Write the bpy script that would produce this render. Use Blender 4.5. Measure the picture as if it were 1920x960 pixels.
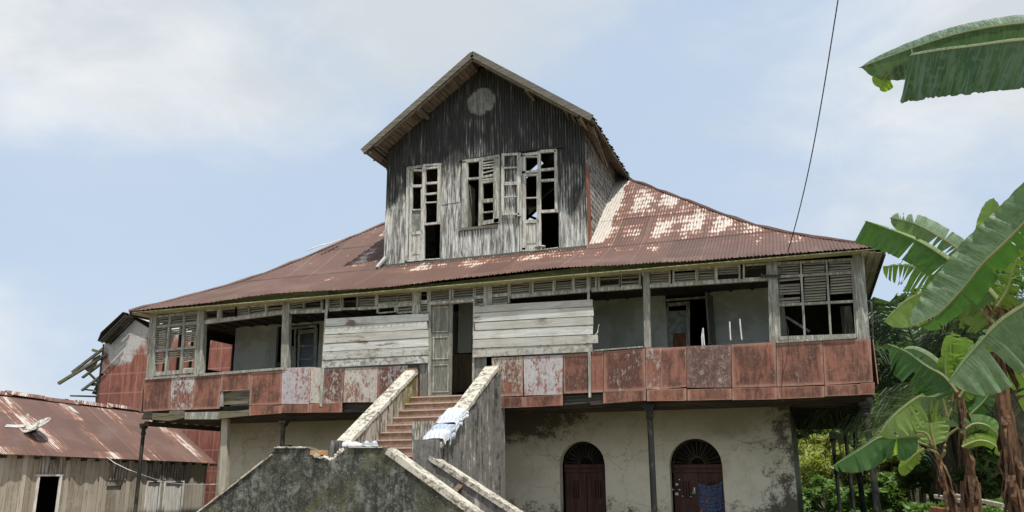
import bpy, math, random
import numpy as np
from mathutils import Vector, Matrix, noise as mnoise
random.seed(7)
RAD = math.radians
for o in list(bpy.data.objects): bpy.data.objects.remove(o)
scn = bpy.context.scene
COL = scn.collection

# ------------------------------------------------------------------ camera
F_PX, YAW, PITCH, ROLL = 1561.52854, 0.33257, 0.25779, -0.00689
CAM = Vector((16.65821, -18.01102, 0.49508))
_fw = Vector((-math.sin(YAW)*math.cos(PITCH), math.cos(YAW)*math.cos(PITCH), math.sin(PITCH)))
_ri = Vector((math.cos(YAW), math.sin(YAW), 0)); _up = _ri.cross(_fw)
_r2 = math.cos(ROLL)*_ri + math.sin(ROLL)*_up; _u2 = -math.sin(ROLL)*_ri + math.cos(ROLL)*_up
cd = bpy.data.cameras.new('camera'); camo = bpy.data.objects.new('camera', cd); COL.objects.link(camo)
camo.matrix_world = Matrix(((_r2.x,_u2.x,-_fw.x,CAM.x),(_r2.y,_u2.y,-_fw.y,CAM.y),(_r2.z,_u2.z,-_fw.z,CAM.z),(0,0,0,1)))
cd.sensor_width = 36; cd.lens = F_PX/1920*36; cd.clip_start = 0.05; cd.clip_end = 3000
scn.camera = camo
scn.view_settings.view_transform = 'Standard'; scn.view_settings.look = 'None'
scn.view_settings.exposure = 0.16; scn.view_settings.gamma = 1

def ray(x, y): return _r2*((x-960)/F_PX) - _u2*((y-480)/F_PX) + _fw
def U(x, y, ax, v):
    """point of the plane  axis = v  that a measured line of sight meets"""
    d = ray(x, y); i = 'XYZ'.index(ax); return CAM + d*((v-CAM[i])/d[i])
def UD(x, y, dist): return CAM + ray(x, y).normalized()*dist

# ------------------------------------------------------------------ sun and sky
SUN_TO = Vector((0.33, -0.32, 1.0)).normalized()
sl = bpy.data.lights.new('sun', 'SUN'); sl.energy = 3.9; sl.angle = RAD(0.6); sl.color = (1.0, 0.955, 0.88)
so = bpy.data.objects.new('sun', sl); COL.objects.link(so)
so.rotation_euler = (-SUN_TO).to_track_quat('-Z', 'Y').to_euler(); so.location = (30, -20, 40)

# ---- tiny node language
class NT:
    def __init__(s, tree): s.t = tree; s.n = tree.nodes; s.l = tree.links; s._pos = None
    def _in(s, sock, v):
        if isinstance(v, bpy.types.NodeSocket): s.l.new(v, sock)
        elif v is not None:
            if sock.type == 'RGBA' and isinstance(v, (tuple, list)) and len(v) == 3: v = (*v, 1)
            sock.default_value = v
    def m(s, op, a, b=None, c=None):
        n = s.n.new('ShaderNodeMath'); n.operation = op
        for i, v in enumerate((a, b, c)):
            if v is not None: s._in(n.inputs[i], v)
        return n.outputs[0]
    def vm(s, op, a, b=None):
        n = s.n.new('ShaderNodeVectorMath'); n.operation = op
        s._in(n.inputs[0], a)
        if b is not None: s._in(n.inputs[1], b)
        return n.outputs['Value'] if op in ('DOT_PRODUCT', 'LENGTH') else n.outputs[0]
    def pos(s):
        if not s._pos: s._pos = s.n.new('ShaderNodeNewGeometry').outputs['Position']
        return s._pos
    def nrm(s): return s.n.new('ShaderNodeNewGeometry').outputs['Normal']
    def uv(s): return s.n.new('ShaderNodeTexCoord').outputs['UV']
    def sep(s, v):
        n = s.n.new('ShaderNodeSeparateXYZ'); s._in(n.inputs[0], v); return n.outputs
    def comb(s, x, y, z):
        n = s.n.new('ShaderNodeCombineXYZ')
        for i, v in enumerate((x, y, z)): s._in(n.inputs[i], v)
        return n.outputs[0]
    def noise(s, vec, scale=1.0, detail=4, rough=0.6, dist=0.0, sc=None, off=None, gain=1.9):
        if sc: vec = s.vm('MULTIPLY', vec, sc)
        if off is not None: vec = s.vm('ADD', vec, off)
        n = s.n.new('ShaderNodeTexNoise'); s._in(n.inputs['Vector'], vec); n.inputs['Scale'].default_value = scale
        n.inputs['Detail'].default_value = detail; n.inputs['Roughness'].default_value = rough
        n.inputs['Distortion'].default_value = dist
        if gain == 1: return n.outputs['Fac']
        g_ = s.n.new('ShaderNodeMapRange'); g_.inputs['From Min'].default_value = .5-.5/gain; g_.inputs['From Max'].default_value = .5+.5/gain
        s._in(g_.inputs['Value'], n.outputs['Fac']); return g_.outputs['Result']
    def vor(s, vec, scale, feat='F1', sc=None):
        if sc: vec = s.vm('MULTIPLY', vec, sc)
        n = s.n.new('ShaderNodeTexVoronoi'); n.feature = feat; s._in(n.inputs['Vector'], vec); n.inputs['Scale'].default_value = scale
        return n.outputs['Distance']
    def white(s, vec):
        n = s.n.new('ShaderNodeTexWhiteNoise'); n.noise_dimensions = '3D'; s._in(n.inputs['Vector'], vec); return n.outputs['Value']
    def ss(s, v, lo, hi):
        n = s.n.new('ShaderNodeMapRange'); n.interpolation_type = 'SMOOTHSTEP'
        if hi < lo:
            n.inputs['To Min'].default_value = 1; n.inputs['To Max'].default_value = 0; lo, hi = hi, lo
        s._in(n.inputs['Value'], v); n.inputs['From Min'].default_value = lo; n.inputs['From Max'].default_value = hi
        return n.outputs['Result']
    def mix(s, f, a, b):
        n = s.n.new('ShaderNodeMix'); n.data_type = 'RGBA'
        s._in(n.inputs[0], f); s._in(n.inputs[6], a); s._in(n.inputs[7], b); return n.outputs[2]
    def attr(s, name, typ='OBJECT'):
        n = s.n.new('ShaderNodeAttribute'); n.attribute_type = typ; n.attribute_name = name; return n.outputs['Fac']
    def rnd(s): return s.n.new('ShaderNodeObjectInfo').outputs['Random']
    def bump(s, h, strength=0.4, dist=0.01):
        n = s.n.new('ShaderNodeBump'); n.inputs['Strength'].default_value = strength; n.inputs['Distance'].default_value = dist
        s._in(n.inputs['Height'], h); return n.outputs['Normal']

def material(name, fn, rough=0.85, spec=0.25, translucent=0.0, tcol=None):
    m = bpy.data.materials.new(name); m.use_nodes = True
    N = NT(m.node_tree); b = N.n['Principled BSDF']
    b.inputs['Specular IOR Level'].default_value = spec
    r = fn(N)
    col, bmp, rg = (r + (None, None))[:3] if isinstance(r, tuple) and not isinstance(r[0], (int, float)) else (r, None, None)
    N._in(b.inputs['Base Color'], col); N._in(b.inputs['Roughness'], rg if rg is not None else rough)
    if bmp is not None: N.l.new(bmp, b.inputs['Normal'])
    if translucent:
        tr = N.n.new('ShaderNodeBsdfTranslucent'); N._in(tr.inputs[0], tcol if tcol else col)
        mx = N.n.new('ShaderNodeMixShader'); mx.inputs[0].default_value = translucent
        N.l.new(b.outputs[0], mx.inputs[1]); N.l.new(tr.outputs[0], mx.inputs[2])
        N.l.new(mx.outputs[0], N.n['Material Output'].inputs['Surface'])
    return m

# ---- world
w = bpy.data.worlds.new('World'); scn.world = w; w.use_nodes = True
N = NT(w.node_tree); bg = N.n['Background']; bg.inputs['Strength'].default_value = 0.118
sky = N.n.new('ShaderNodeTexSky'); sky.sky_type = 'NISHITA'; sky.sun_disc = False
sky.sun_elevation = math.asin(SUN_TO.z); sky.sun_rotation = math.atan2(SUN_TO.x, SUN_TO.y)
sky.dust_density = 3.0; sky.air_density = 1.0; sky.ozone_density = 1.0
D = N.n.new('ShaderNodeTexCoord').outputs['Generated']
sx, sy, sz = N.sep(D)[0:3]
az = N.m('MULTIPLY', N.m('ARCTAN2', sx, sy), 57.2958); el = N.m('MULTIPLY', N.m('ARCSINE', sz), 57.2958)
def blob(a0, e0, ra, re, tilt=0.0):
    da = N.m('SUBTRACT', az, a0); de = N.m('SUBTRACT', el, e0)
    de = N.m('SUBTRACT', de, N.m('MULTIPLY', da, tilt))
    q = N.m('SQRT', N.m('ADD', N.m('POWER', N.m('DIVIDE', da, ra), 2), N.m('POWER', N.m('DIVIDE', de, re), 2)))
    return N.m('SUBTRACT', 1.0, q)
blobs = [blob(-50, 27, 28, 7.5, .10), blob(-28, 32, 22, 7, .1), blob(-15, 34.5, 9, 5.5, .3), blob(14, 24, 19, 9, -.1), blob(8, 37, 24, 6),
         blob(-60, 6, 13, 6), blob(60, 25, 30, 14), blob(-95, 30, 32, 18), blob(140, 35, 60, 20), blob(-160, 35, 50, 22)]
acc = blobs[0]
for b_ in blobs[1:]: acc = N.m('MAXIMUM', acc, b_)
acc = N.m('MAXIMUM', acc, -0.6)
n1 = N.noise(D, 3.0, 8, 0.55, 0.3, sc=(1, 1, 2.0), gain=1); n2 = N.noise(D, 1.3, 5, 0.5, 0.2, sc=(1, 1, 2.2), off=(4, 2, 1), gain=1)
n3 = N.noise(D, 8.0, 8, 0.6, 0.5, sc=(1, 1, 1.8), off=(1, 7, 3), gain=1)
dens = N.m('ADD', N.m('MULTIPLY', acc, 1.2), N.m('ADD', N.m('MULTIPLY', N.m('SUBTRACT', n1, 0.5), 2.5), N.m('MULTIPLY', N.m('SUBTRACT', n3, 0.5), .6)))
mask = N.ss(dens, -0.35, 0.75)
shade = N.ss(N.m('ADD', N.m('MULTIPLY', n2, 1.3), N.m('ADD', N.m('MULTIPLY', n1, -.55), N.m('MULTIPLY', N.m('SUBTRACT', n3, .5), .45))), 0.22, 0.55)
cloud = N.mix(shade, (5.1, 5.45, 5.75), (6.7, 6.85, 6.95))
clear = N.mix(0.80, sky.outputs[0], (4.6, 5.6, 6.9))
thin = N.m('MULTIPLY', N.ss(n2, 0.42, 0.75), 0.25)
clear = N.mix(thin, clear, (6.2, 6.5, 6.9))
skyc = N.mix(N.m('MULTIPLY', mask, 0.92), clear, cloud)
below = N.ss(el, -2.0, 0.5)
N.l.new(N.mix(below, (1.6, 1.6, 1.2), skyc), bg.inputs['Color'])

# ------------------------------------------------------------------ mesh helpers
class MB:
    def __init__(s): s.v = []; s.f = []; s.uv = []; s.has = False
    def face(s, pts, uv=None):
        i = len(s.v); s.v += [tuple(p) for p in pts]; s.f.append(tuple(range(i, i+len(pts))))
        if uv: s.has = True
        s.uv.append(uv if uv else [(p[0]+p[1], p[2]) for p in pts]); return s
    def prism(s, pts, vec, uv=None):
        vec = Vector(vec); P = [Vector(p) for p in pts]; Q = [p+vec for p in P]
        s.face(P, uv); s.face(list(reversed(Q)), list(reversed(uv)) if uv else None); n = len(P)
        for i in range(n):
            j = (i+1) % n; s.face([P[j], P[i], Q[i], Q[j]], [uv[j], uv[i], uv[i], uv[j]] if uv else None)
        return s
    def box(s, lo, hi):
        x0, y0, z0 = lo; x1, y1, z1 = hi
        return s.prism([(x0, y0, z0), (x1, y0, z0), (x1, y0, z1), (x0, y0, z1)], (0, y1-y0, 0))
    def beam(s, p, q, wd, dp, nrm=(0, -1, 0)):
        """board from p to q, wd wide across, dp deep along -nrm, front face centred on the line"""
        p, q, n = Vector(p), Vector(q), Vector(nrm).normalized(); d = (q-p).normalized(); u = d.cross(n).normalized()*(wd/2)
        nn = u.cross(d).normalized(); nn = nn if nn.dot(n) > 0 else -nn
        return s.prism([p-u, p+u, q+u, q-u], -nn*dp)
    def tube(s, pts, rad, n=8, cap=True):
        pts = [Vector(p) for p in pts]; k = len(pts); rad = rad if isinstance(rad, (list, tuple)) else [rad]*k
        base = len(s.v); up = Vector((0, 0, 1))
        for i, p in enumerate(pts):
            d = (pts[min(i+1, k-1)]-pts[max(i-1, 0)]).normalized()
            a = d.cross(up if abs(d.z) < .95 else Vector((1, 0, 0))).normalized(); b = d.cross(a)
            for j in range(n):
                t = 2*math.pi*j/n; s.v.append(tuple(p+(a*math.cos(t)+b*math.sin(t))*rad[i]))
        for i in range(k-1):
            for j in range(n):
                f = (base+i*n+j, base+i*n+(j+1) % n, base+(i+1)*n+(j+1) % n, base+(i+1)*n+j)
                s.f.append(f); s.uv.append([(j/n, i), ((j+1)/n, i), ((j+1)/n, i+1), (j/n, i+1)])
        if cap:
            s.f.append(tuple(base+j for j in range(n))[::-1]); s.uv.append([(0, 0)]*n)
            s.f.append(tuple(base+(k-1)*n+j for j in range(n))); s.uv.append([(0, 0)]*n)
        return s
    def build(s, name, mat, parent=None, smooth=False, solid=0.0, **props):
        me = bpy.data.meshes.new(name); org = Vector((0, 0, 0)); p = parent
        while p: org += p.location; p = p.parent
        vs = [(v[0]-org.x, v[1]-org.y, v[2]-org.z) for v in s.v]
        loc = Vector((0, 0, 0))
        if not parent and vs:
            a = np.array(vs); loc = Vector((float(a[:, 0].mean()), float(a[:, 1].mean()), float(a[:, 2].min())))
            vs = [(v[0]-loc.x, v[1]-loc.y, v[2]-loc.z) for v in vs]
        me.from_pydata(vs, [], s.f); ul = me.uv_layers.new(name='UVMap')
        flat = [c for u in s.uv for c in u]
        ul.data.foreach_set('uv', np.array(flat, dtype=np.float32).ravel())
        me.materials.append(mat)
        if smooth: me.polygons.foreach_set('use_smooth', [True]*len(me.polygons))
        me.update(); o = bpy.data.objects.new(name, me); o.location = loc; COL.objects.link(o); o.parent = parent
        if solid:
            md = o.modifiers.new('solid', 'SOLIDIFY'); md.thickness = abs(solid); md.offset = 1 if solid < 0 else -1
        for k, v in props.items(): o[k] = v
        return o
def tag(o, label=None, cat=None, group=None, kind=None):
    for k, v in (('label', label), ('category', cat), ('group', group), ('kind', kind)):
        if v: o[k] = v
    return o
def thing(name, loc, label, cat, group=None, kind=None):
    o = bpy.data.objects.new(name, None); COL.objects.link(o); o.location = loc; o.empty_display_size = .3
    return tag(o, label, cat, group, kind)
def ppoly(mb, px, Y, th, uv=False):
    P = [U(x, y, 'Y', Y) for x, y in px]; u = None
    if uv:
        x0 = min(p.x for p in P); x1 = max(p.x for p in P); z0 = min(p.z for p in P); z1 = max(p.z for p in P)
        u = [((p.x-x0)/(x1-x0), (p.z-z0)/(z1-z0)) for p in P]
    return mb.prism(P, (0, th, 0), u)
def pbar(mb, x0, y0, x1, y1, wpx, Y, th, wpx2=None):
    """bar in the plane Y whose measured width is wpx photo pixels"""
    d = Vector((x1-x0, y1-y0)).normalized(); n = Vector((-d.y, d.x)); a = wpx/2; b = (wpx2 or wpx)/2
    return ppoly(mb, [(x0-n.x*a, y0-n.y*a), (x0+n.x*a, y0+n.y*a), (x1+n.x*b, y1+n.y*b), (x1-n.x*b, y1-n.y*b)], Y, th)
def prect(x0, x1, yt0, yt1, yb0, yb1): return [(x0, yb0), (x1, yb1), (x1, yt1), (x0, yt0)]

# ------------------------------------------------------------------ materials
def wood(c1, c2, c3=None, axis='z', white=None, wamt=0.0, grain=1.0):
    def fn(N):
        p = N.pos(); sc = {'z': (22, 22, 1.6), 'x': (1.3, 22, 24), 'y': (22, 1.3, 22)}[axis]
        g = N.noise(p, 1.0*grain, 6, 0.7, 0.6, sc=sc); l = N.noise(p, 1.3, 4, 0.6)
        g2 = N.noise(p, 2.6*grain, 3, 0.8, 0.2, sc=sc, off=(3, 5, 7))
        c = N.mix(N.ss(g, .32, .68), c1, c2); c = N.mix(N.m('MULTIPLY', N.ss(l, .45, .75), .6), c, c3 or c1)
        c = N.mix(N.m('MULTIPLY', N.ss(g2, .68, .86), .7), c, tuple(x*.3 for x in c1))
        c = N.mix(N.m('MULTIPLY', N.rnd(), .25), c, tuple(x*.6 for x in c2))
        if white:
            wn = N.noise(p, 3.2, 6, .75, .3, sc={'z': (5, 5, .8), 'x': (.8, 3, 4), 'y': (3, .8, 3)}[axis])
            c = N.mix(N.m('MULTIPLY', N.ss(wn, .66-wamt*.5, .80-wamt*.5), N.ss(g, .2, .5)), c, white)
        return c, N.bump(g, .6, .006)
    return fn
M = {}
M['post'] = material('weathered_grey_paint_wood', wood((.20, .195, .165), (.38, .375, .33), (.25, .24, .18), white=(.50, .50, .46), wamt=.2))
M['frame'] = material('frame_wood', wood((.24, .225, .18), (.42, .41, .36), (.28, .27, .2), white=(.55, .55, .50), wamt=.35))
M['whiteframe'] = material('old_white_frame_wood', wood((.30, .27, .22), (.55, .52, .47), (.38, .33, .26), white=(.66, .65, .60), wamt=.5))
M['slat'] = material('louver_slat_wood', wood((.20, .18, .145), (.40, .37, .30), (.26, .24, .17), axis='x'))
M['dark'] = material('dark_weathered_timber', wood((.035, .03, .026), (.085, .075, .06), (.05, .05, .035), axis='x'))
M['beam'] = material('rotten_beam_timber', wood((.09, .08, .06), (.22, .20, .155), (.17, .165, .07), axis='x'))
M['brownwood'] = material('brown_bare_wood', wood((.11, .075, .045), (.19, .14, .09), (.13, .10, .06)))
M['greydoor'] = material('grey_green_door', wood((.14, .14, .115), (.235, .235, .20), (.17, .16, .12), white=(.32, .33, .30), wamt=.15))
M['palewood'] = material('pale_bare_post', wood((.30, .27, .21), (.50, .46, .38), (.36, .33, .26)))
M['cream'] = material('mossy_cream_board', wood((.30, .30, .15), (.47, .46, .27), (.24, .25, .10), axis='x', white=(.52, .50, .34), wamt=.2))
M['soffit'] = material('soffit_board', wood((.34, .31, .22), (.50, .47, .36), (.34, .33, .2), axis='y'))
M['eaveboard'] = material('gable_eave_board', wood((.13, .105, .075), (.31, .26, .20), (.16, .14, .10), axis='y'))
M['barge'] = material('bargeboard_wood', wood((.12, .105, .085), (.24, .215, .18), (.15, .14, .12), axis='x'))

def f_planks(N):
    p = N.pos(); g = N.noise(p, 1.0, 6, .7, .4, sc=(1.0, 20, 24)); z = N.sep(p)[2]
    big = N.noise(p, 1.1, 5, .65, .2, sc=(1, 1, 1.6)); fl = N.noise(p, 9, 6, .75, .4); st = N.noise(p, 2.2, 5, .7, .4, sc=(.7, 1, 2.5), off=(9, 3, 2))
    c = N.mix(N.ss(g, .3, .7), (.54, .54, .50), (.72, .725, .69)); c = N.mix(N.m('MULTIPLY', N.ss(big, .45, .8), .6), c, (.42, .40, .34))
    low = N.ss(z, 3.62, 3.20); low = N.m('ADD', N.m('MULTIPLY', low, 1.3), N.m('MULTIPLY', N.ss(z, 4.15, 4.5), .45))
    dk = N.ss(N.m('ADD', fl, N.m('MULTIPLY', low, .22)), .78, .90)
    c = N.mix(N.m('MULTIPLY', dk, .8), c, (.16, .155, .14))
    rs = N.m('MULTIPLY', N.ss(st, .54, .74), N.ss(N.noise(p, 1.0, 2, .5, off=(2, 8, 5)), .35, .7))
    c = N.mix(N.m('MULTIPLY', rs, .9), c, (.15, .085, .055))
    rn = N.rnd(); c = N.mix(N.m('MULTIPLY', rn, .5), c, (.34, .31, .25))
    return c, N.bump(N.m('ADD', g, N.m('MULTIPLY', fl, .5)), .5, .006)
M['planks'] = material('peeling_white_planks', f_planks)

def roof_fn(white_lo, white_amt, strip=True, base=(.132, .076, .058), wsc=(2.6, 1.1, 1), fsc=(22, 3.5, 1), blk=.22):
    def fn(N):
        uv = N.uv(); u, v, _ = N.sep(uv)[0:3]
        su = N.m('FLOOR', N.m('DIVIDE', u, .78)); sv = N.m('FLOOR', N.m('DIVIDE', N.m('ADD', v, 1.3), 1.65))
        cell = N.comb(su, sv, 1.0); r = N.white(cell); r2 = N.white(N.comb(sv, su, 4.0))
        c = N.mix(r, tuple(x*.85 for x in base), tuple(x*1.2 for x in base)); c = N.mix(N.m('MULTIPLY', r2, .35), c, (.165, .095, .075))
        fine = N.noise(uv, 1.0, 5, .65, sc=(14, 3, 1)); c = N.mix(N.m('MULTIPLY', fine, .35), c, (.09, .04, .035))
        # old paint flaking: rust first, bare zinc inside
        rib = N.m('MULTIPLY', N.m('SINE', N.m('MULTIPLY', u, 2*math.pi/.076)), .07)
        w1 = N.noise(uv, 1.0, 6, .72, .3, sc=wsc); w2 = N.noise(uv, 1.0, 3, .6, sc=fsc, off=(3, 1, 0))
        reg = white_lo(N, u, v)
        k = N.m('ADD', N.m('ADD', N.m('MULTIPLY', w1, .75), N.m('MULTIPLY', w2, .38)), N.m('ADD', N.m('MULTIPLY', reg, .30), N.m('MULTIPLY', N.m('SUBTRACT', r, .5), .28)))
        bu = N.m('SUBTRACT', 1.0, N.m('MULTIPLY', N.m('ABSOLUTE', N.m('SUBTRACT', N.m('FRACT', N.m('DIVIDE', u, .78)), .5)), 2.0)); bv = N.m('SUBTRACT', 1.0, N.m('MULTIPLY', N.m('ABSOLUTE', N.m('SUBTRACT', N.m('FRACT', N.m('DIVIDE', N.m('ADD', v, 1.3), 1.65)), .5)), 2.0))
        k = N.m('ADD', k, N.m('MULTIPLY', N.m('SUBTRACT', N.m('MULTIPLY', N.ss(bu, .1, .6), N.ss(bv, .1, .7)), .5), blk))
        k = N.m('ADD', k, N.m('MULTIPLY', N.m('SINE', N.m('ADD', N.m('MULTIPLY', v, 24.0), N.m('MULTIPLY', w1, 3.0))), blk*.40))
        k = N.m('ADD', k, rib)
        big = N.noise(uv, 1.0, 4, .6, .4, sc=(.55, .8, 1), off=(7, 7, 0)); c = N.mix(N.m('MULTIPLY', N.ss(big, .45, .85), .5), c, (.20, .13, .105)); c = N.mix(N.m('MULTIPLY', N.ss(w1, .62, .95), .5), c, (.075, .032, .028))
        c = N.mix(N.m('MULTIPLY', N.ss(k, .66-white_amt, .84-white_amt), .8), c, (.25, .098, .052))
        c = N.mix(N.m('MULTIPLY', N.ss(k, .82-white_amt, .98-white_amt), .93), c, N.mix(w2, (.40, .36, .31), (.66, .62, .56)))
        # lap joints and sheet edges
        fu = N.m('FRACT', N.m('DIVIDE', u, .78)); e = N.m('MULTIPLY', N.ss(fu, .03, .0), N.ss(r2, .35, .8))
        c = N.mix(N.m('MULTIPLY', e, .6), c, (.34, .27, .22))
        return c, N.bump(N.m('ADD', fine, w2), .25, .004), .62
    return fn
def reg_main(N, u, v):
    w_ = N.noise(N.uv(), 3, 4, .6)
    # weathered fields: right half of the upper courses, foot of the tower, a patch left of it
    a = N.m('MULTIPLY', N.ss(u, 11.6, 12.6), N.m('MULTIPLY', N.ss(v, .5, 2.6), 1.30))
    b = N.m('MULTIPLY', N.m('MULTIPLY', N.ss(u, 6.0, 7.0), N.ss(u, 12.5, 11.2)), N.m('MULTIPLY', N.ss(v, 1.15, 1.75), 1.45))
    d = N.m('MULTIPLY', N.m('MULTIPLY', N.ss(u, 4.2, 5.2), N.ss(u, 7.2, 6.2)), N.m('MULTIPLY', N.ss(v, 1.6, 2.8), 1.0))
    strip = N.m('MULTIPLY', N.m('MULTIPLY', N.ss(u, 11.5, 11.6), N.ss(N.m('ADD', u, N.m('MULTIPLY', N.m('SUBTRACT', w_, .5), .12)), 12.36, 12.10)), N.m('MULTIPLY', N.ss(v, 2.2, 2.45), 3.0))
    return N.m('ADD', N.m('MAXIMUM', N.m('MAXIMUM', a, b), N.m('MAXIMUM', d, strip)), -.62)
M['roof'] = material('rusty_corrugated_roof', roof_fn(reg_main, .02), spec=.35)
M['shedroof'] = material('rusty_shed_roof', roof_fn(lambda N, u, v: N.m('SUBTRACT', N.m('MULTIPLY', N.ss(N.noise(N.uv(), 1, 3, .5, sc=(1.1, .15, 1)), .40, .66), 1.0), .10), .03, base=(.130, .072, .054), wsc=(6, .5, 1), fsc=(26, 2.2, 1), blk=.06), spec=.35)
M['zinc'] = material('bare_zinc', lambda N: N.mix(N.noise(N.pos(), 3, 4, .6), (.36, .36, .36), (.58, .58, .56)), rough=.6)

def f_dormer(N):
    p = N.pos(); x, y, z = N.sep(p)[0:3]
    st = N.noise(p, 1.0, 7, .78, .2, sc=(26, 8, 1.8)); st2 = N.noise(p, 1.0, 5, .7, .3, sc=(9, 4, .9), off=(4, 4, 4)); bl = N.noise(p, .9, 5, .62, .5, off=(5, 1, 3))
    rn = N.noise(p, 1.0, 6, .7, .2, sc=(14, 5, 1.2), off=(8, 2, 0))
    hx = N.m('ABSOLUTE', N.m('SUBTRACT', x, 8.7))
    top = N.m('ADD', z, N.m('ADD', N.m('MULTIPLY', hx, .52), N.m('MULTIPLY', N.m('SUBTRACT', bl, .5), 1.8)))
    dark = N.m('MULTIPLY', N.ss(top, 8.2, 10.2), .95)  # mould black and painted gable shade together, deepening up towards the rakes
    edge = N.m('MULTIPLY', N.ss(x, 10.6, 11.6), N.ss(z, 7.6, 8.8)); dark = N.m('MAXIMUM', dark, N.m('MULTIPLY', edge, .9))  # painted shade of the right rake, upper right of the wall
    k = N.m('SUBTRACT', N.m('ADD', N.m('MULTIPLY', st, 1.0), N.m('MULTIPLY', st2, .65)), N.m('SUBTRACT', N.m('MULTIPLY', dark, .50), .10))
    k = N.m('ADD', k, N.m('MULTIPLY', N.m('SINE', N.m('MULTIPLY', x, 2*math.pi/.076)), .10))
    c = N.mix(N.ss(k, .46, .84), (.034, .033, .033), (.15, .145, .135)); c = N.mix(N.ss(k, .74, 1.02), c, (.60, .595, .56))
    c = N.mix(N.m('MULTIPLY', N.ss(k, .98, 1.2), .7), c, (.82, .81, .76))
    br = N.m('MULTIPLY', N.ss(rn, .52, .85), N.m('SUBTRACT', 1.0, N.m('MULTIPLY', dark, .8)))
    c = N.mix(N.m('MULTIPLY', br, .7), c, (.19, .14, .10))
    # round pale patch in the gable
    q = N.m('SQRT', N.m('ADD', N.m('POWER', N.m('SUBTRACT', x, 8.94), 2), N.m('POWER', N.m('SUBTRACT', z, 10.52), 2)))
    q = N.m('ADD', q, N.m('MULTIPLY', N.m('SUBTRACT', N.noise(p, 7, 3, .6), .5), .16))
    disc = N.ss(q, .42, .38)
    dc = N.mix(N.ss(N.noise(p, 5, 5, .7, sc=(2, 1, 1)), .42, .66), (.46, .465, .44), (.33, .27, .18)); dc = N.mix(N.m('MULTIPLY', N.ss(st, .35, .5), .5), (.15, .15, .14), dc)
    c = N.mix(disc, c, dc)
    return c, N.bump(st, .3, .004), .7
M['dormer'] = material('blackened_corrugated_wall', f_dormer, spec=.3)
def f_shingle(N):
    p = N.pos(); n = N.noise(p, 5, 6, .75); c = N.mix(N.ss(n, .35, .65), (.12, .115, .10), (.33, .32, .30))
    return N.mix(N.m('MULTIPLY', N.rnd(), .2), c, (.2, .15, .11)), N.bump(n, .4, .006)
M['shingle'] = material('grey_wood_shingles', f_shingle)
M['rust'] = material('rust_flat_sheet', lambda N: (N.mix(N.ss(N.noise(N.pos(), 1, 5, .7, sc=(8, 8, 1.5)), .35, .65), (.14, .05, .028), (.26, .10, .05)), N.bump(N.noise(N.pos(), 9, 4, .6), .2, .004)), rough=.7)

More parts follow.
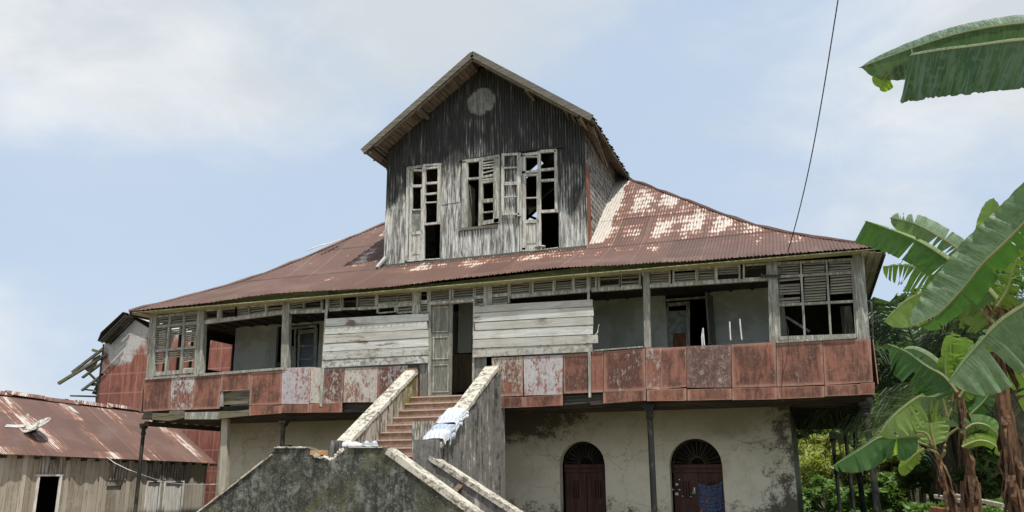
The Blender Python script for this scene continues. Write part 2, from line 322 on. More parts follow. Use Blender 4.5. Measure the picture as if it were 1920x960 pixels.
def f_panel(N):
    p = N.pos(); uv = N.uv(); u, v, _ = N.sep(uv)[0:3]; r = N.rnd(); off = N.comb(N.m('MULTIPLY', r, 31), N.m('MULTIPLY', r, 17), N.m('MULTIPLY', r, 7))
    q = N.vm('ADD', p, off)
    st = N.noise(q, 1.0, 7, .75, .3, sc=(11, 11, 1.7)); bl = N.noise(q, 2.3, 5, .62, .3); fl = N.noise(q, 11, 6, .8, .2, sc=(1.6, 1.6, .8)); sp = N.noise(q, 26, 3, .7)
    c = N.mix(N.ss(bl, .32, .68), (.40, .17, .13), (.31, .125, .098)); c = N.mix(N.m('MULTIPLY', r, .5), c, (.43, .215, .17))
    c = N.mix(N.ss(N.m('ADD', st, N.m('MULTIPLY', bl, .35)), .75, 1.1), c, (.40, .21, .12))
    ex = N.m('MINIMUM', N.m('MULTIPLY', N.m('MINIMUM', u, N.m('SUBTRACT', 1.0, u)), 1.0), N.m('MULTIPLY', N.m('MINIMUM', v, N.m('SUBTRACT', 1.0, v)), 1.1))
    ins = N.ss(N.m('ADD', ex, N.m('MULTIPLY', N.m('SUBTRACT', bl, .5), .13)), .04, .15)
    inm = N.ss(N.m('ADD', ex, N.m('MULTIPLY', N.m('SUBTRACT', fl, .5), .10)), .03, .10)
    c = N.mix(N.m('MULTIPLY', inm, N.m('ADD', .55, N.m('MULTIPLY', st, .4))), N.mix(fl, (.34, .17, .125), (.42, .26, .20)), N.mix(N.ss(bl, .3, .7), (.25, .096, .062), (.175, .078, .050)))
    wh = N.attr('chalk'); dk = N.attr('grime'); cool = N.attr('cool')
    dirt = N.ss(N.m('ADD', N.m('MULTIPLY', st, .7), N.m('ADD', N.m('MULTIPLY', bl, .5), N.m('MULTIPLY', dk, .45))), .46, .86)
    c = N.mix(N.m('MULTIPLY', N.m('MULTIPLY', dirt, N.m('ADD', .35, N.m('MULTIPLY', ins, .65))), .82), c, (.085, .040, .032))
    wk = N.ss(N.m('ADD', N.m('MULTIPLY', fl, .55), N.m('ADD', N.m('MULTIPLY', st, .35), N.m('ADD', N.m('MULTIPLY', bl, .3), N.m('MULTIPLY', wh, .5)))), .76, .95)
    wc = N.mix(cool, (.62, .58, .51), (.56, .545, .58))
    wc = N.mix(N.m('MULTIPLY', N.ss(N.m('ADD', N.m('MULTIPLY', st, .6), N.m('MULTIPLY', fl, .5)), .5, .85), .6), wc, (.27, .20, .19))
    c = N.mix(N.m('MULTIPLY', wk, .9), c, wc)
    c = N.mix(N.m('MULTIPLY', N.m('MULTIPLY', N.ss(sp, .74, .84), .5), ins), c, (.42, .32, .28))
    # dark chalk rings on the mottled sheet
    vr = N.vor(N.vm('ADD', q, N.comb(N.m('MULTIPLY', bl, .25), 0.0, N.m('MULTIPLY', fl, .12))), 6.5); ring = N.ss(N.m('ABSOLUTE', N.m('SUBTRACT', N.m('ADD', vr, N.m('MULTIPLY', N.m('SUBTRACT', fl, .5), .25)), .30)), .10, .02)
    rg = N.attr('rings'); c = N.mix(N.m('MULTIPLY', rg, .72), c, N.mix(N.m('MULTIPLY', ring, N.ss(st, .35, .65)), N.mix(N.ss(fl, .4, .7), (.11, .07, .062), (.25, .17, .15)), (.42, .34, .31)))
    return c, N.bump(N.m('ADD', N.m('MULTIPLY', bl, 3.0), N.m('ADD', st, fl)), .35, .012), .75
M['panel'] = material('red_oxide_sheet', f_panel)
def f_wing(N):
    p = N.pos(); x, y, z = N.sep(p)[0:3]
    st = N.noise(p, 1.0, 6, .7, .3, sc=(5, 5, 1.0)); bl = N.noise(p, .9, 5, .6, .6, sc=(1.3, 1, 1)); f = N.noise(p, 9, 5, .75)
    c = N.mix(N.ss(st, .35, .65), (.35, .145, .10), (.23, .085, .06)); c = N.mix(N.m('MULTIPLY', N.ss(bl, .5, .85), .8), c, (.15, .055, .045))
    fx = N.m('FRACT', N.m('DIVIDE', N.m('ADD', x, .08), .62)); fz = N.m('FRACT', N.m('DIVIDE', z, .72))
    e = N.m('MINIMUM', N.m('MINIMUM', fx, N.m('SUBTRACT', 1.0, fx)), N.m('MINIMUM', fz, N.m('SUBTRACT', 1.0, fz)))
    cell = N.white(N.comb(N.m('FLOOR', N.m('DIVIDE', N.m('ADD', x, .08), .62)), N.m('FLOOR', N.m('DIVIDE', z, .72)), 0.0)); c = N.mix(N.m('MULTIPLY', cell, .35), c, (.30, .12, .10))
    k = N.m('ADD', N.m('ADD', z, N.m('MULTIPLY', N.m('SUBTRACT', bl, .5), 2.2)), N.m('ADD', N.m('MULTIPLY', N.m('SUBTRACT', f, .5), .7), N.m('MULTIPLY', x, -.25)))
    c = N.mix(N.m('MULTIPLY', N.ss(k, 6.5, 7.3), .92), c, N.mix(f, (.46, .45, .43), (.66, .66, .65)))
    c = N.mix(N.m('MULTIPLY', N.ss(e, .045, .02), .45), c, (.5, .28, .24))
    return c, N.bump(st, .3, .006), .75
M['wing'] = material('red_and_white_sheet_wall', f_wing)
def f_plaster(N):
    p = N.pos(); x, y, z = N.sep(p)[0:3]
    b = N.noise(p, .8, 6, .62, .4); f = N.noise(p, 4.0, 7, .72, .3); g = N.noise(p, 22, 4, .7); s = N.noise(p, 1, 6, .7, .2, sc=(7, 7, .8))
    c = N.mix(N.ss(b, .35, .65), (.53, .52, .425), (.63, .625, .535)); c = N.mix(N.m('MULTIPLY', N.ss(f, .45, .9), .45), c, (.44, .42, .32))
    c = N.mix(N.m('MULTIPLY', N.ss(s, .6, .9), .3), c, (.36, .33, .24))
    hi = N.ss(N.m('ADD', z, N.m('MULTIPLY', N.m('SUBTRACT', b, .5), .9)), .75, 2.0); c = N.mix(N.m('MULTIPLY', hi, .80), c, (.17, .155, .085))  # wall top darkened: painted shade below the veranda floor, plus mould
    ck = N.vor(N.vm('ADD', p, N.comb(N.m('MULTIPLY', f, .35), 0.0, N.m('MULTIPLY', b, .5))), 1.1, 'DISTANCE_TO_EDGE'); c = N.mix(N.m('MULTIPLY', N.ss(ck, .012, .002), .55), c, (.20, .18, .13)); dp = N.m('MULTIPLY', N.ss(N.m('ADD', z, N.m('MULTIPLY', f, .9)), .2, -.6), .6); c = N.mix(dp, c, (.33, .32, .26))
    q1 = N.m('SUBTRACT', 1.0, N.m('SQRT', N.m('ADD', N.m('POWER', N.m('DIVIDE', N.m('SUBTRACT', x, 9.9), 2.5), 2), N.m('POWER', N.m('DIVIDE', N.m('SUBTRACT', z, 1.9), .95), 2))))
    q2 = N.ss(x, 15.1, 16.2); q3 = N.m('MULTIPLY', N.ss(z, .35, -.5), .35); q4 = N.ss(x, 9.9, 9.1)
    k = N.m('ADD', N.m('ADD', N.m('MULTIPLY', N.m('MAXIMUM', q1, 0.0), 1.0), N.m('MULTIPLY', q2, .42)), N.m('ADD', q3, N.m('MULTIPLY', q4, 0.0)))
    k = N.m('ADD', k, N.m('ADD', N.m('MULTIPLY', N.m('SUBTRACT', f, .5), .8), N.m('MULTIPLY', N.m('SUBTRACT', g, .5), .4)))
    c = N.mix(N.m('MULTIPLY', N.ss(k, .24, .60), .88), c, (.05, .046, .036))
    sp = N.ss(N.noise(p, 13, 2, .5), .93, .97); c = N.mix(N.m('MULTIPLY', sp, .6), c, (.12, .11, .09))
    return c, N.bump(N.m('ADD', f, N.m('MULTIPLY', g, .4)), .35, .01), .95
M['plaster'] = material('stained_cream_plaster', f_plaster, spec=.1)
def f_core(N):
    p = N.pos(); b = N.noise(p, 1.2, 6, .65, .3); f = N.noise(p, 7, 5, .7); z = N.sep(p)[2]
    c = N.mix(N.ss(b, .35, .65), (.40, .405, .34), (.54, .545, .48)); c = N.mix(N.m('MULTIPLY', N.ss(f, .78, .9), .6), c, (.2, .19, .15))
    ln = N.ss(N.m('FRACT', N.m('DIVIDE', z, .16)), .08, .0); c = N.mix(N.m('MULTIPLY', N.m('MULTIPLY', ln, N.ss(z, 3.6, 3.5)), .6), c, (.12, .11, .09))
    return c, N.bump(f, .2, .005)
M['core'] = material('pale_green_upper_wall', f_core)
def f_stone(N):
    p = N.pos(); z = N.sep(p)[2]
    b = N.noise(p, 1.1, 6, .66, .5); f = N.noise(p, 5, 8, .78, .3); s = N.noise(p, 1, 7, .75, .3, sc=(8, 8, .9)); g = N.noise(p, 24, 5, .75)
    c = N.mix(N.ss(N.m('ADD', N.m('MULTIPLY', f, .6), N.m('MULTIPLY', s, .4)), .40, .74), (.042, .045, .038), (.25, .255, .225))
    c = N.mix(N.m('MULTIPLY', N.ss(N.m('ADD', N.m('MULTIPLY', b, .6), N.m('MULTIPLY', s, .4)), .46, .7), .8), c, (.055, .060, .042)); c = N.mix(N.m('MULTIPLY', N.ss(g, .62, .85), .5), c, (.44, .44, .39))
    c = N.mix(N.m('MULTIPLY', N.ss(N.noise(p, 1.7, 4, .6, off=(7, 7, 7)), .62, .8), .45), c, (.13, .125, .06))
    return c, N.bump(N.m('ADD', f, N.m('MULTIPLY', g, .5)), .6, .015), .95
M['stone'] = material('mould_black_stair_wall', f_stone, spec=.1)
def f_streak(N):
    p = N.pos(); s = N.noise(p, 1, 8, .8, .25, sc=(9, 9, 1.0)); s2 = N.noise(p, 1, 5, .7, .2, sc=(2.6, 2.6, .4), off=(3, 3, 3)); g = N.noise(p, 18, 5, .75)
    fb = N.noise(p, 4.5, 7, .75, .4); k = N.m('ADD', N.m('MULTIPLY', s, .42), N.m('ADD', N.m('MULTIPLY', s2, .28), N.m('MULTIPLY', fb, .34))); y = N.sep(p)[1]
    c = N.mix(N.ss(k, .36, .52), (.05, .048, .043), (.20, .195, .18)); c = N.mix(N.ss(k, .56, .72), c, (.62, .60, .54))
    c = N.mix(N.m('MULTIPLY', N.ss(g, .62, .85), .5), c, (.11, .10, .085))
    return c, N.bump(N.m('ADD', s, g), .5, .01), .95
M['streak'] = material('streaked_limewash', f_streak, spec=.1)
def f_moss(N):
    p = N.pos(); s = N.noise(p, 1, 7, .78, .3, sc=(9, 9, 1.6)); y, z = N.sep(p)[1:3]
    c = N.mix(N.ss(s, .35, .6), (.10, .085, .055), (.42, .39, .34)); ms = N.noise(p, 3, 6, .7)
    c = N.mix(N.m('MULTIPLY', N.m('MULTIPLY', N.ss(ms, .30, .55), N.ss(y, -1.3, -.5)), .85), c, (.17, .155, .035))
    pk = N.m('MULTIPLY', N.ss(y, -1.8, -2.4), N.ss(z, 1.0, .85)); c = N.mix(N.m('MULTIPLY', pk, .5), c, (.22, .13, .11))
    return c, N.bump(s, .5, .01), .95
M['innermoss'] = material('mossy_inner_parapet', f_moss, spec=.1)
def f_cap(N):
    p = N.pos(); f = N.noise(p, 8, 8, .78, .4); g = N.noise(p, 30, 4, .75); b = N.noise(p, 1.7, 4, .6)
    k = N.m('ADD', N.m('MULTIPLY', f, .62), N.m('ADD', N.m('MULTIPLY', g, .22), N.m('MULTIPLY', b, .22)))
    c = N.mix(N.ss(k, .48, .66), (.60, .57, .49), (.17, .145, .11)); c = N.mix(N.m('MULTIPLY', N.ss(g, .66, .85), .5), c, (.33, .28, .2))
    return c, N.bump(N.m('ADD', f, g), .6, .012), .95
M['cap'] = material('lichened_white_coping', f_cap, spec=.1)
def f_step(N):
    p = N.pos(); f = N.noise(p, 5, 6, .72, .3); g = N.noise(p, 20, 4, .7)
    c = N.mix(N.ss(f, .35, .62), (.38, .245, .19), (.25, .165, .125)); c = N.mix(N.m('MULTIPLY', N.ss(N.noise(p, 3.2, 5, .7, off=(2, 2, 2)), .42, .7), .8), c, (.20, .15, .08))
    return N.mix(N.m('MULTIPLY', N.ss(g, .6, .68), .4), c, (.45, .33, .27)), N.bump(g, .4, .006), .9
M['step'] = material('terracotta_steps', f_step)
M['edge'] = material('worn_step_edge', lambda N: N.mix(N.noise(N.pos(), 9, 4, .7), (.40, .27, .21), (.62, .52, .44)))
M['iron'] = material('black_iron', lambda N: (N.mix(N.ss(N.noise(N.pos(), 5, 6, .7, sc=(1, 1, .6)), .45, .68), (.022, .023, .024), (.065, .06, .04)), N.bump(N.noise(N.pos(), 20, 4, .6), .2, .004)), rough=.75, spec=.25)
def f_reddoor(N):
    p = N.pos(); n = N.noise(p, 1, 5, .6, sc=(9, 9, 1.2)); return N.mix(N.ss(n, .3, .7), (.062, .030, .025), (.095, .046, .038)), N.bump(n, .2, .004)
M['reddoor'] = material('dark_maroon_door', f_reddoor, rough=.65)
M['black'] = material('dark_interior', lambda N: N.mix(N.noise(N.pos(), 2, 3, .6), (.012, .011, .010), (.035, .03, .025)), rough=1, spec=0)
M['glass'] = material('dirty_glass', lambda N: N.mix(N.noise(N.pos(), 6, 4, .6), (.02, .022, .02), (.07, .07, .06)), rough=.25, spec=.5)
M['dirtyglass'] = material('opaque_grey_pane', lambda N: N.mix(N.ss(N.noise(N.pos(), 5, 5, .7), .35, .65), (.17, .18, .15), (.30, .31, .27)), rough=.45, spec=.4)
def f_shed(N):
    p = N.pos(); y, z = N.sep(p)[1:3]; pl = N.m('FLOOR', N.m('DIVIDE', y, .17)); r = N.white(N.comb(pl, 2.0, 3.0)); g = N.noise(N.vm('ADD', p, N.comb(0.0, 0.0, N.m('MULTIPLY', r, 20))), 1, 6, .72, .4, sc=(20, 20, 1.3))
    c = N.mix(r, (.30, .255, .19), (.56, .51, .42)); c = N.mix(N.ss(g, .52, .9), c, (.17, .14, .10)); fr = N.m('FRACT', N.m('DIVIDE', y, .17))
    c = N.mix(N.ss(fr, .07, .02), c, (.03, .025, .02)); c = N.mix(N.m('MULTIPLY', N.ss(N.noise(p, 2.2, 5, .7), .52, .64), .35), c, (.5, .48, .43))
    return c, N.bump(N.m('ADD', g, N.m('MULTIPLY', N.ss(fr, .07, .02), -1.5)), .6, .012)
M['shed'] = material('shed_vertical_boards', f_shed)
M['sheddoor'] = material('pale_shed_door', wood((.58, .54, .46), (.78, .75, .69), (.6, .57, .5), white=(.82, .81, .79), wamt=.5))
def f_corrgrey(N):
    p = N.pos(); s = N.noise(p, 1, 6, .75, .2, sc=(16, 16, 1.5)); return N.mix(N.ss(s, .35, .65), (.13, .11, .085), (.40, .38, .34)), None, .7
M['corrgrey'] = material('grey_corrugated_scrap', f_corrgrey)
M['cloth'] = material('white_cloth', lambda N: (N.mix(N.noise(N.pos(), 3, 3, .5), (.60, .66, .74), (.72, .74, .77)), N.bump(N.noise(N.pos(), 2, 1, .5), .05, .01)), rough=.95)
M['cloth2'] = material('pale_blue_cloth', lambda N: (N.mix(N.noise(N.pos(), 3, 3, .5), (.38, .46, .56), (.52, .58, .66)), N.bump(N.noise(N.pos(), 2, 1, .5), .05, .01)), rough=.95)
M['white'] = material('white_plastic', lambda N: N.mix(N.noise(N.pos(), 8, 3, .5), (.6, .6, .6), (.8, .8, .8)), rough=.5)
M['wirem'] = material('cable_rubber', lambda N: N.mix(N.noise(N.pos(), 8, 3, .5), (.03, .028, .028), (.07, .065, .06)), rough=.7)
M['dish'] = material('dish_paint', lambda N: N.mix(N.ss(N.noise(N.pos(), 9, 6, .75), .45, .62), (.62, .60, .55), (.26, .23, .19)), rough=.7)
def f_print(N):
    p = N.pos(); v = N.vor(p, 6.0, sc=(1, 0, 1)); n = N.noise(p, 14, 4, .7); n2 = N.noise(p, 60, 2, .6)
    c = N.mix(N.ss(n2, .5, .62), (.045, .075, .17), (.17, .20, .30)); k = N.m('ADD', v, N.m('MULTIPLY', N.m('SUBTRACT', n, .5), .5))
    c = N.mix(N.ss(k, .26, .20), c, (.40, .09, .03)); return N.mix(N.ss(k, .15, .11), c, (.60, .40, .03))
M['print'] = material('blue_print_cloth', f_print, rough=.95)
def leafmat(name, c1, c2, c3, tcol, tr=.3, rough=.5, vein=0):
    def fn(N):
        p = N.pos(); n = N.noise(p, 2.5, 3, .6); h = N.noise(p, 19, 2, .5)
        c = N.mix(N.ss(n, .35, .65), c1, c2); c = N.mix(N.m('MULTIPLY', N.ss(h, .5, .7), .7), c, c3); bm = None
        if vein:
            uv = N.uv(); u, v, _ = N.sep(uv)[0:3]; vn = N.noise(uv, 1, 4, .7, sc=(vein, 1.2, 1)); av = N.m('ABSOLUTE', v)
            c = N.mix(N.ss(vn, .40, .66), c, c3); c = N.mix(N.m('MULTIPLY', N.ss(N.m('ADD', av, N.m('MULTIPLY', vn, .12)), 1.02, 1.08), .8), c, (.16, .10, .045))
            bm = N.bump(vn, .4, .01)
        return (c, bm)
    return material(name, fn, rough=rough, spec=.4, translucent=tr, tcol=tcol)
M['leaf_ban'] = leafmat('banana_leaf_blade', (.07, .155, .045), (.11, .21, .07), (.15, .25, .10), (.26, .46, .03), .38, .40, 70)
M['leaf_gr'] = leafmat('banana_leaf_greyish', (.11, .19, .10), (.15, .235, .13), (.23, .31, .20), (.17, .34, .05), .28, .45, 90)
M['leaf_pale'] = leafmat('banana_leaf_pale', (.16, .27, .08), (.22, .33, .11), (.26, .36, .15), (.32, .48, .06), .42, .5, 60)
M['leaf_dk'] = leafmat('banana_leaf_dark', (.035, .10, .035), (.055, .13, .045), (.07, .15, .055), (.10, .30, .02), .28, .4, 60)
M['leaf_dk2'] = leafmat('banana_leaf_deep', (.045, .115, .035), (.07, .15, .05), (.10, .18, .07), (.14, .36, .02), .3, .4, 50)
M['leaf_hang'] = leafmat('banana_leaf_hanging', (.055, .12, .06), (.09, .165, .095), (.16, .24, .16), (.12, .26, .05), .14, .45, 60)
M['leaf_new'] = leafmat('banana_leaf_young', (.13, .24, .03), (.18, .30, .05), (.22, .33, .07), (.36, .55, .04), .5, .5, 60)
M['rib'] = material('leaf_midrib', lambda N: N.mix(N.noise(N.pos(), 6, 3, .5), (.22, .26, .10), (.34, .34, .16)), rough=.5)
M['petiole'] = material('petiole_brown', lambda N: N.mix(N.noise(N.pos(), 5, 4, .6, sc=(1, 1, .5)), (.15, .18, .06), (.27, .17, .09)), rough=.6)
def f_stem(N):
    p = N.pos(); s = N.noise(p, 1, 7, .75, .5, sc=(22, 22, 2.2)); b = N.noise(p, 3, 4, .6, .5)
    c = N.mix(N.ss(s, .35, .65), (.055, .032, .020), (.22, .12, .065)); c = N.mix(N.m('MULTIPLY', N.ss(b, .6, .9), .7), c, (.36, .23, .13))
    return c, N.bump(s, .9, .03)
M['stem'] = material('banana_stem_fibre', f_stem)
M['palm'] = leafmat('palm_leaflet', (.075, .115, .07), (.11, .155, .10), (.17, .21, .15), (.14, .24, .05), .25, .36)
M['tree1'] = leafmat('tree_leaf_dark', (.07, .12, .04), (.10, .16, .055), (.15, .20, .08), (.16, .27, .04), .35, .5)
M['tree2'] = leafmat('tree_leaf_mid', (.075, .12, .04), (.11, .155, .05), (.14, .18, .07), (.18, .28, .04), .32, .5)
M['bush'] = leafmat('bush_leaf_yellow', (.26, .32, .08), (.38, .40, .11), (.42, .37, .14), (.46, .52, .08), .4, .55)
M['bushg'] = leafmat('bush_leaf_green', (.11, .20, .055), (.16, .27, .07), (.24, .32, .11), (.18, .32, .04), .35, .5)
M['bark'] = material('tree_bark', lambda N: (N.mix(N.noise(N.pos(), 6, 5, .7), (.06, .05, .035), (.17, .15, .11)), N.bump(N.noise(N.pos(), 12, 4, .7), .6, .02)))
def f_ground(N):
    p = N.pos(); n = N.noise(p, .25, 6, .65); f = N.noise(p, 6, 5, .7)
    c = N.mix(N.ss(n, .4, .6), (.045, .075, .022), (.10, .12, .04)); return N.mix(N.m('MULTIPLY', N.ss(f, .5, .7), .7), c, (.13, .11, .06)), N.bump(f, .6, .04)
M['ground'] = material('grass_ground', f_ground)
M['dirt'] = material('yard_dirt', lambda N: (N.mix(N.noise(N.pos(), 1.5, 6, .7), (.26, .20, .14), (.38, .31, .23)), N.bump(N.noise(N.pos(), 9, 5, .7), .6, .02)))
M['pencil'] = material('faint_wall_marking', lambda N: (.19, .19, .17))
M['twig'] = material('twig', lambda N: (.10, .08, .05))

# ================================================================== GROUND
GZ = -1.1
mb = MB(); G = 30
for i in range(G):
    for j in range(G):
        x0, x1 = -900+60*i, -840+60*i; y0, y1 = -900+60*j, -840+60*j
        mb.face([(x0, y0, GZ), (x1, y0, GZ), (x1, y1, GZ), (x0, y1, GZ)])
tag(mb.build('ground', M['ground']), kind='structure')
mb = MB(); pts = []
for i in range(40):
    t = 2*math.pi*i/40; r = 1+.1*math.sin(5*t)+.06*math.sin(11*t); pts.append((9+13*r*math.cos(t), -5+12.5*r*math.sin(t), GZ+.004))
mb.face(pts); tag(mb.build('dirt_yard', M['dirt']), kind='structure')

# ================================================================== HOUSE
W = 18.0; OV = .42; ZE = 4.86; DEP = 12.87
house = thing('plantation_house', (9, 6.4, GZ), 'large derelict two-storey house with rusty hipped roof, blackened gabled tower and red sheeted veranda', 'house')
PROF = [(0, 0), (.5, .27), (.9, .47), (1.5, .80), (2.0, 1.10), (2.2, 1.22), (2.7, 1.57), (3.5, 2.18), (4.2, 2.76), (5.0, 3.38), (5.5, 3.80), (6.3, 4.40), (6.9, 4.86)]
def g(d):
    d = max(0, min(d, 6.9))
    for (a, za), (b, zb) in zip(PROF, PROF[1:]):
        if d <= b: return za+(zb-za)*(d-a)/(b-a)
    return PROF[-1][1]
SAG = [(-.5, 0), (1.5, .03), (4.2, .13), (7.3, .05), (9.5, .11), (11.5, .15), (13.5, .08), (15, .03), (18.5, 0)]
def sag(x):
    for (a, za), (b, zb) in zip(SAG, SAG[1:]):
        if x <= b:
            t = (x-a)/(b-a); t = t*t*(3-2*t); return za+(zb-za)*t
    return 0
TX0, TX1, TY0, TY1 = 6.10, 11.83, 1.78, 11.09
PITCHC = .076
def roof_slope(kind):
    mb = MB(); L = W+2*OV if kind in 'FB' else DEP+2*OV; half = (DEP+2*OV)/2; step = PITCHC/5 if kind in 'FR' else PITCHC/3
    n = int(L/step); rows = []
    laps = [0, 1.95, 3.6, 5.25, 7.2]
    for k in range(len(laps)-1):
        a, b = laps[k], laps[k+1]; m = 5
        for i in range(m+1): rows.append((a+(b-a)*i/m, .016*(1-i/m)+.002))
    prev = None
    for i in range(n+1):
        t = -OV+L*i/n; e = min(t+OV, L-OV-t)
        dmax = min(e, half)
        if kind == 'F' and TX0-.02 < t < TX1+.02: dmax = min(dmax, TY0+OV+.02)
        if kind == 'B' and TX0-.02 < t < TX1+.02: dmax = min(dmax, DEP+OV-TY1+.02)
        if kind in 'LR' and TY0-.02 < t < TY1+.02: dmax = min(dmax, (TX0 if kind == 'L' else W-TX1)+OV)
        cr = .011*math.cos(2*math.pi*t/PITCHC)
        col = []
        for d, off in rows:
            dd = min(d, dmax); o2 = off if d <= dmax else .004
            jag = (.02*math.sin(t*37)+.015*math.sin(t*91)) if d == 0 else 0
            z = ZE+g(dd)+cr+o2+(sag(t)*max(0, 1-dd/1.8) if kind == 'F' else 0)
            q = dd-jag
            if kind == 'F': P = (t, -OV+q, z)
            elif kind == 'B': P = (W-t, DEP+OV-q, z)
            elif kind == 'R': P = (W+OV-q, t, z)
            else: P = (-OV+q, DEP-t, z)
            mb.v.append(P); col.append((len(mb.v)-1, (t, dd)))
        if prev:
            for (a, ua), (b, ub), (c, uc), (dq, ud) in zip(prev, col, col[1:], prev[1:]):
                if uc[1]-ub[1] < 1e-5 and ud[1]-ua[1] < 1e-5 and ub[1] >= dmax-1e-6: continue
                mb.f.append((a, b, c, dq)); mb.uv.append([ua, ub, uc, ud])
        prev = col
    return mb
roofp = roof_slope('F').build('roof', M['roof'], house, smooth=False)
for k in 'RLB': roof_slope(k).build('roof', M['roof'], house)
# hip cappings
for sx_ in (0, 1):
    for sy_ in (0, 1):
        pts = []
        for i in range(26):
            d = 6.2*i/25; pts.append((-OV+d if sx_ == 0 else W+OV-d, -OV+d if sy_ == 0 else DEP+OV-d, ZE+g(d)+.012+.012*math.sin(i*2.3)))
        MB().tube(pts, [.05+.012*math.sin(i*1.7) for i in range(26)], 6).build('hip_capping', M['roof'], house)
# a loose curled sheet lying on the left hip and small offcuts on the roof
mb = MB()
for (x0, y0, x1, y1, wd) in ((575, 470, 610, 458, 5), (604, 461, 637, 451, 3)):
    a = U(x0, y0, 'Y', 2.85); b = U(x1, y1, 'Y', 3.3); mb.beam(a+Vector((0, 0, .02)), b+Vector((0, 0, .03)), .09, .012, (0, -.6, .8))
mb.build('loose_roof_sheet', M['zinc'], house)

# fascia board (follows the eave), soffits, ceiling
mb = MB(); mb2 = MB()
fl_top = [(283, 577), (330, 571.5), (441, 554), (529, 551), (620, 543), (737, 540), (850, 529), (980, 515), (1080, 504), (1230, 492), (1367, 486), (1500, 477), (1600, 470), (1618, 468)]
fl_bot = [(283, 590), (330, 586), (441, 574), (531, 566), (620, 556), (737, 548), (850, 540), (980, 527), (1080, 517), (1230, 505), (1367, 496), (1500, 485), (1600, 473), (1618, 471)]
P1 = [U(x, y, 'Y', -.05) for x, y in fl_top]; P0 = [U(x, y, 'Y', -.05) for x, y in fl_bot]
for i in range(len(P1)-1): mb.prism([P0[i], P0[i+1], P1[i+1]+Vector((0, 0, .015)), P1[i]+Vector((0, 0, .015))], (0, .04, 0))
mb.build('eave_board', M['cream'], house)
mb = MB()   # soffit boards: front strip under the sheets, side strips
for i in range(4):
    y0 = -OV+.03+i*.095
    mb.box((-OV+.1, y0, 4.83+i*.006), (W+.3, y0+.09, 4.85+i*.006))
mb.build('soffit', M['cream'], house)
mb = MB()
for i in range(3): mb.box((W+.03+i*.13, -.36, 4.80-i*.02), (W+.155+i*.13, DEP+.3, 4.82-i*.02))
mb.build('soffit', M['soffit'], house); mb = MB()
for i in range(3): mb.box((-.155-i*.12, -.34, 4.80), (-.03-i*.12, DEP+.3, 4.82))
mb.build('soffit', M['soffit'], house)
mb = MB(); mb.box((W+OV+.0, -.40, 4.70), (W+OV+.04, DEP+.4, 4.92)); mb.build('side_fascia', M['dark'], house); mb = MB(); mb.box((-OV-.03, -.36, 4.76), (-OV+.01, DEP+.3, 4.86)); mb.build('side_fascia', M['dark'], house)
mb = MB(); mb.box((0, 0.05, 4.74), (W, 2.2, 4.78)); mb.box((0, 2.3, 4.74), (W, DEP, 4.78))
for i in range(36): mb.box((.2+i*.5, .05, 4.71), (.27+i*.5, 2.18, 4.735))
mb.build('veranda_ceiling', M['dark'], house)

# floor slab, joists
mb = MB(); mb.box((0.02, 0.03, 2.10), (W-.02, DEP, 2.24)); mb.build('upper_floor', M['dark'], house)
mb = MB()
for i in range(28):
    y = .35+i*.46
    if y < 2.1: mb.box((.05, y, 1.95), (W-.05, y+.09, 2.098))
    elif y < DEP: mb.box((16.35, y, 1.95), (W-.05, y+.09, 2.098)); mb.box((.05, y, 1.95), (1.2, y+.09, 2.098))
mb.build('floor_joists', M['dark'], house)
mb = MB(); mb.box((W-.2, .05, 1.83), (W-.06, DEP, 1.948)); mb.build('edge_beam', M['dark'], house); mb = MB(); mb.box((.06, .05, 1.83), (.2, DEP, 1.948)); mb.build('edge_beam', M['dark'], house)

# generic wall made of thin columns, z intervals by function
def colwall(x0, x1, step, intervals, Y, corr=0.0, uvm=False, extra=()):
    mb = MB(); xs = list(np.arange(x0, x1, step))+[x1]+list(extra); xs = sorted(set(round(float(x), 5) for x in xs))
    for a, b in zip(xs, xs[1:]):
        if b-a < 1e-4: continue
        m = (a+b)/2; ya = Y+corr*math.cos(2*math.pi*a/PITCHC); yb = Y+corr*math.cos(2*math.pi*b/PITCHC)
        for (la, ha), (lb, hb) in zip(intervals(a, m), intervals(b, m)):
            if ha-la < .005 and hb-lb < .005: continue
            mb.face([(a, ya, la), (b, yb, lb), (b, yb, hb), (a, ya, ha)])
    return mb
# lower storey wall with four arched doorways
AR = []
for xl, xr, ys, yt in ((1055, 1139, 877, 828), (1258, 1356, 870, 823)):
    a = U(xl, ys, 'Y', 2.2); b = U(xr, ys, 'Y', 2.2); AR.append(((a.x+b.x)/2, (b.x-a.x)/2, U((xl+xr)/2, yt, 'Y', 2.2).z))
AR.append((8.62, .62, 1.31)); AR.append((3.24, .60, 1.35)); AR.append((5.9, .60, 1.33)); AR.sort()
Lx = U(425, 800, 'Y', 2.2).x; Rx = U(1483, 800, 'Y', 2.2).x
def low_iv(x, m):
    for c, r, zt in AR:
        if abs(m-c) < r: return [(zt-r+math.sqrt(max(0, r*r-(x-c)**2)), 2.1)]
    return [(GZ, 2.1)]
ex = [c+s*r for c, r, z in AR for s in (-1, 1)]
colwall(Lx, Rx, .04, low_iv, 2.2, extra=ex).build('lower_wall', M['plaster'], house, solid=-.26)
mb = MB(); mb.box((Rx-.26, 2.47, GZ), (Rx, DEP-.2, 2.095)); mb.box((Lx, 2.47, GZ), (Lx+.26, DEP-.2, 2.095)); mb.box((Lx+.27, DEP-.4, GZ), (Rx-.27, DEP-.2, 2.095)); mb.build('lower_wall', M['plaster'], house)
mb = MB(); mb.box((Lx+.3, 3.3, GZ), (Rx-.3, 3.35, 2.09)); mb.build('inner_partition', M['black'], house)
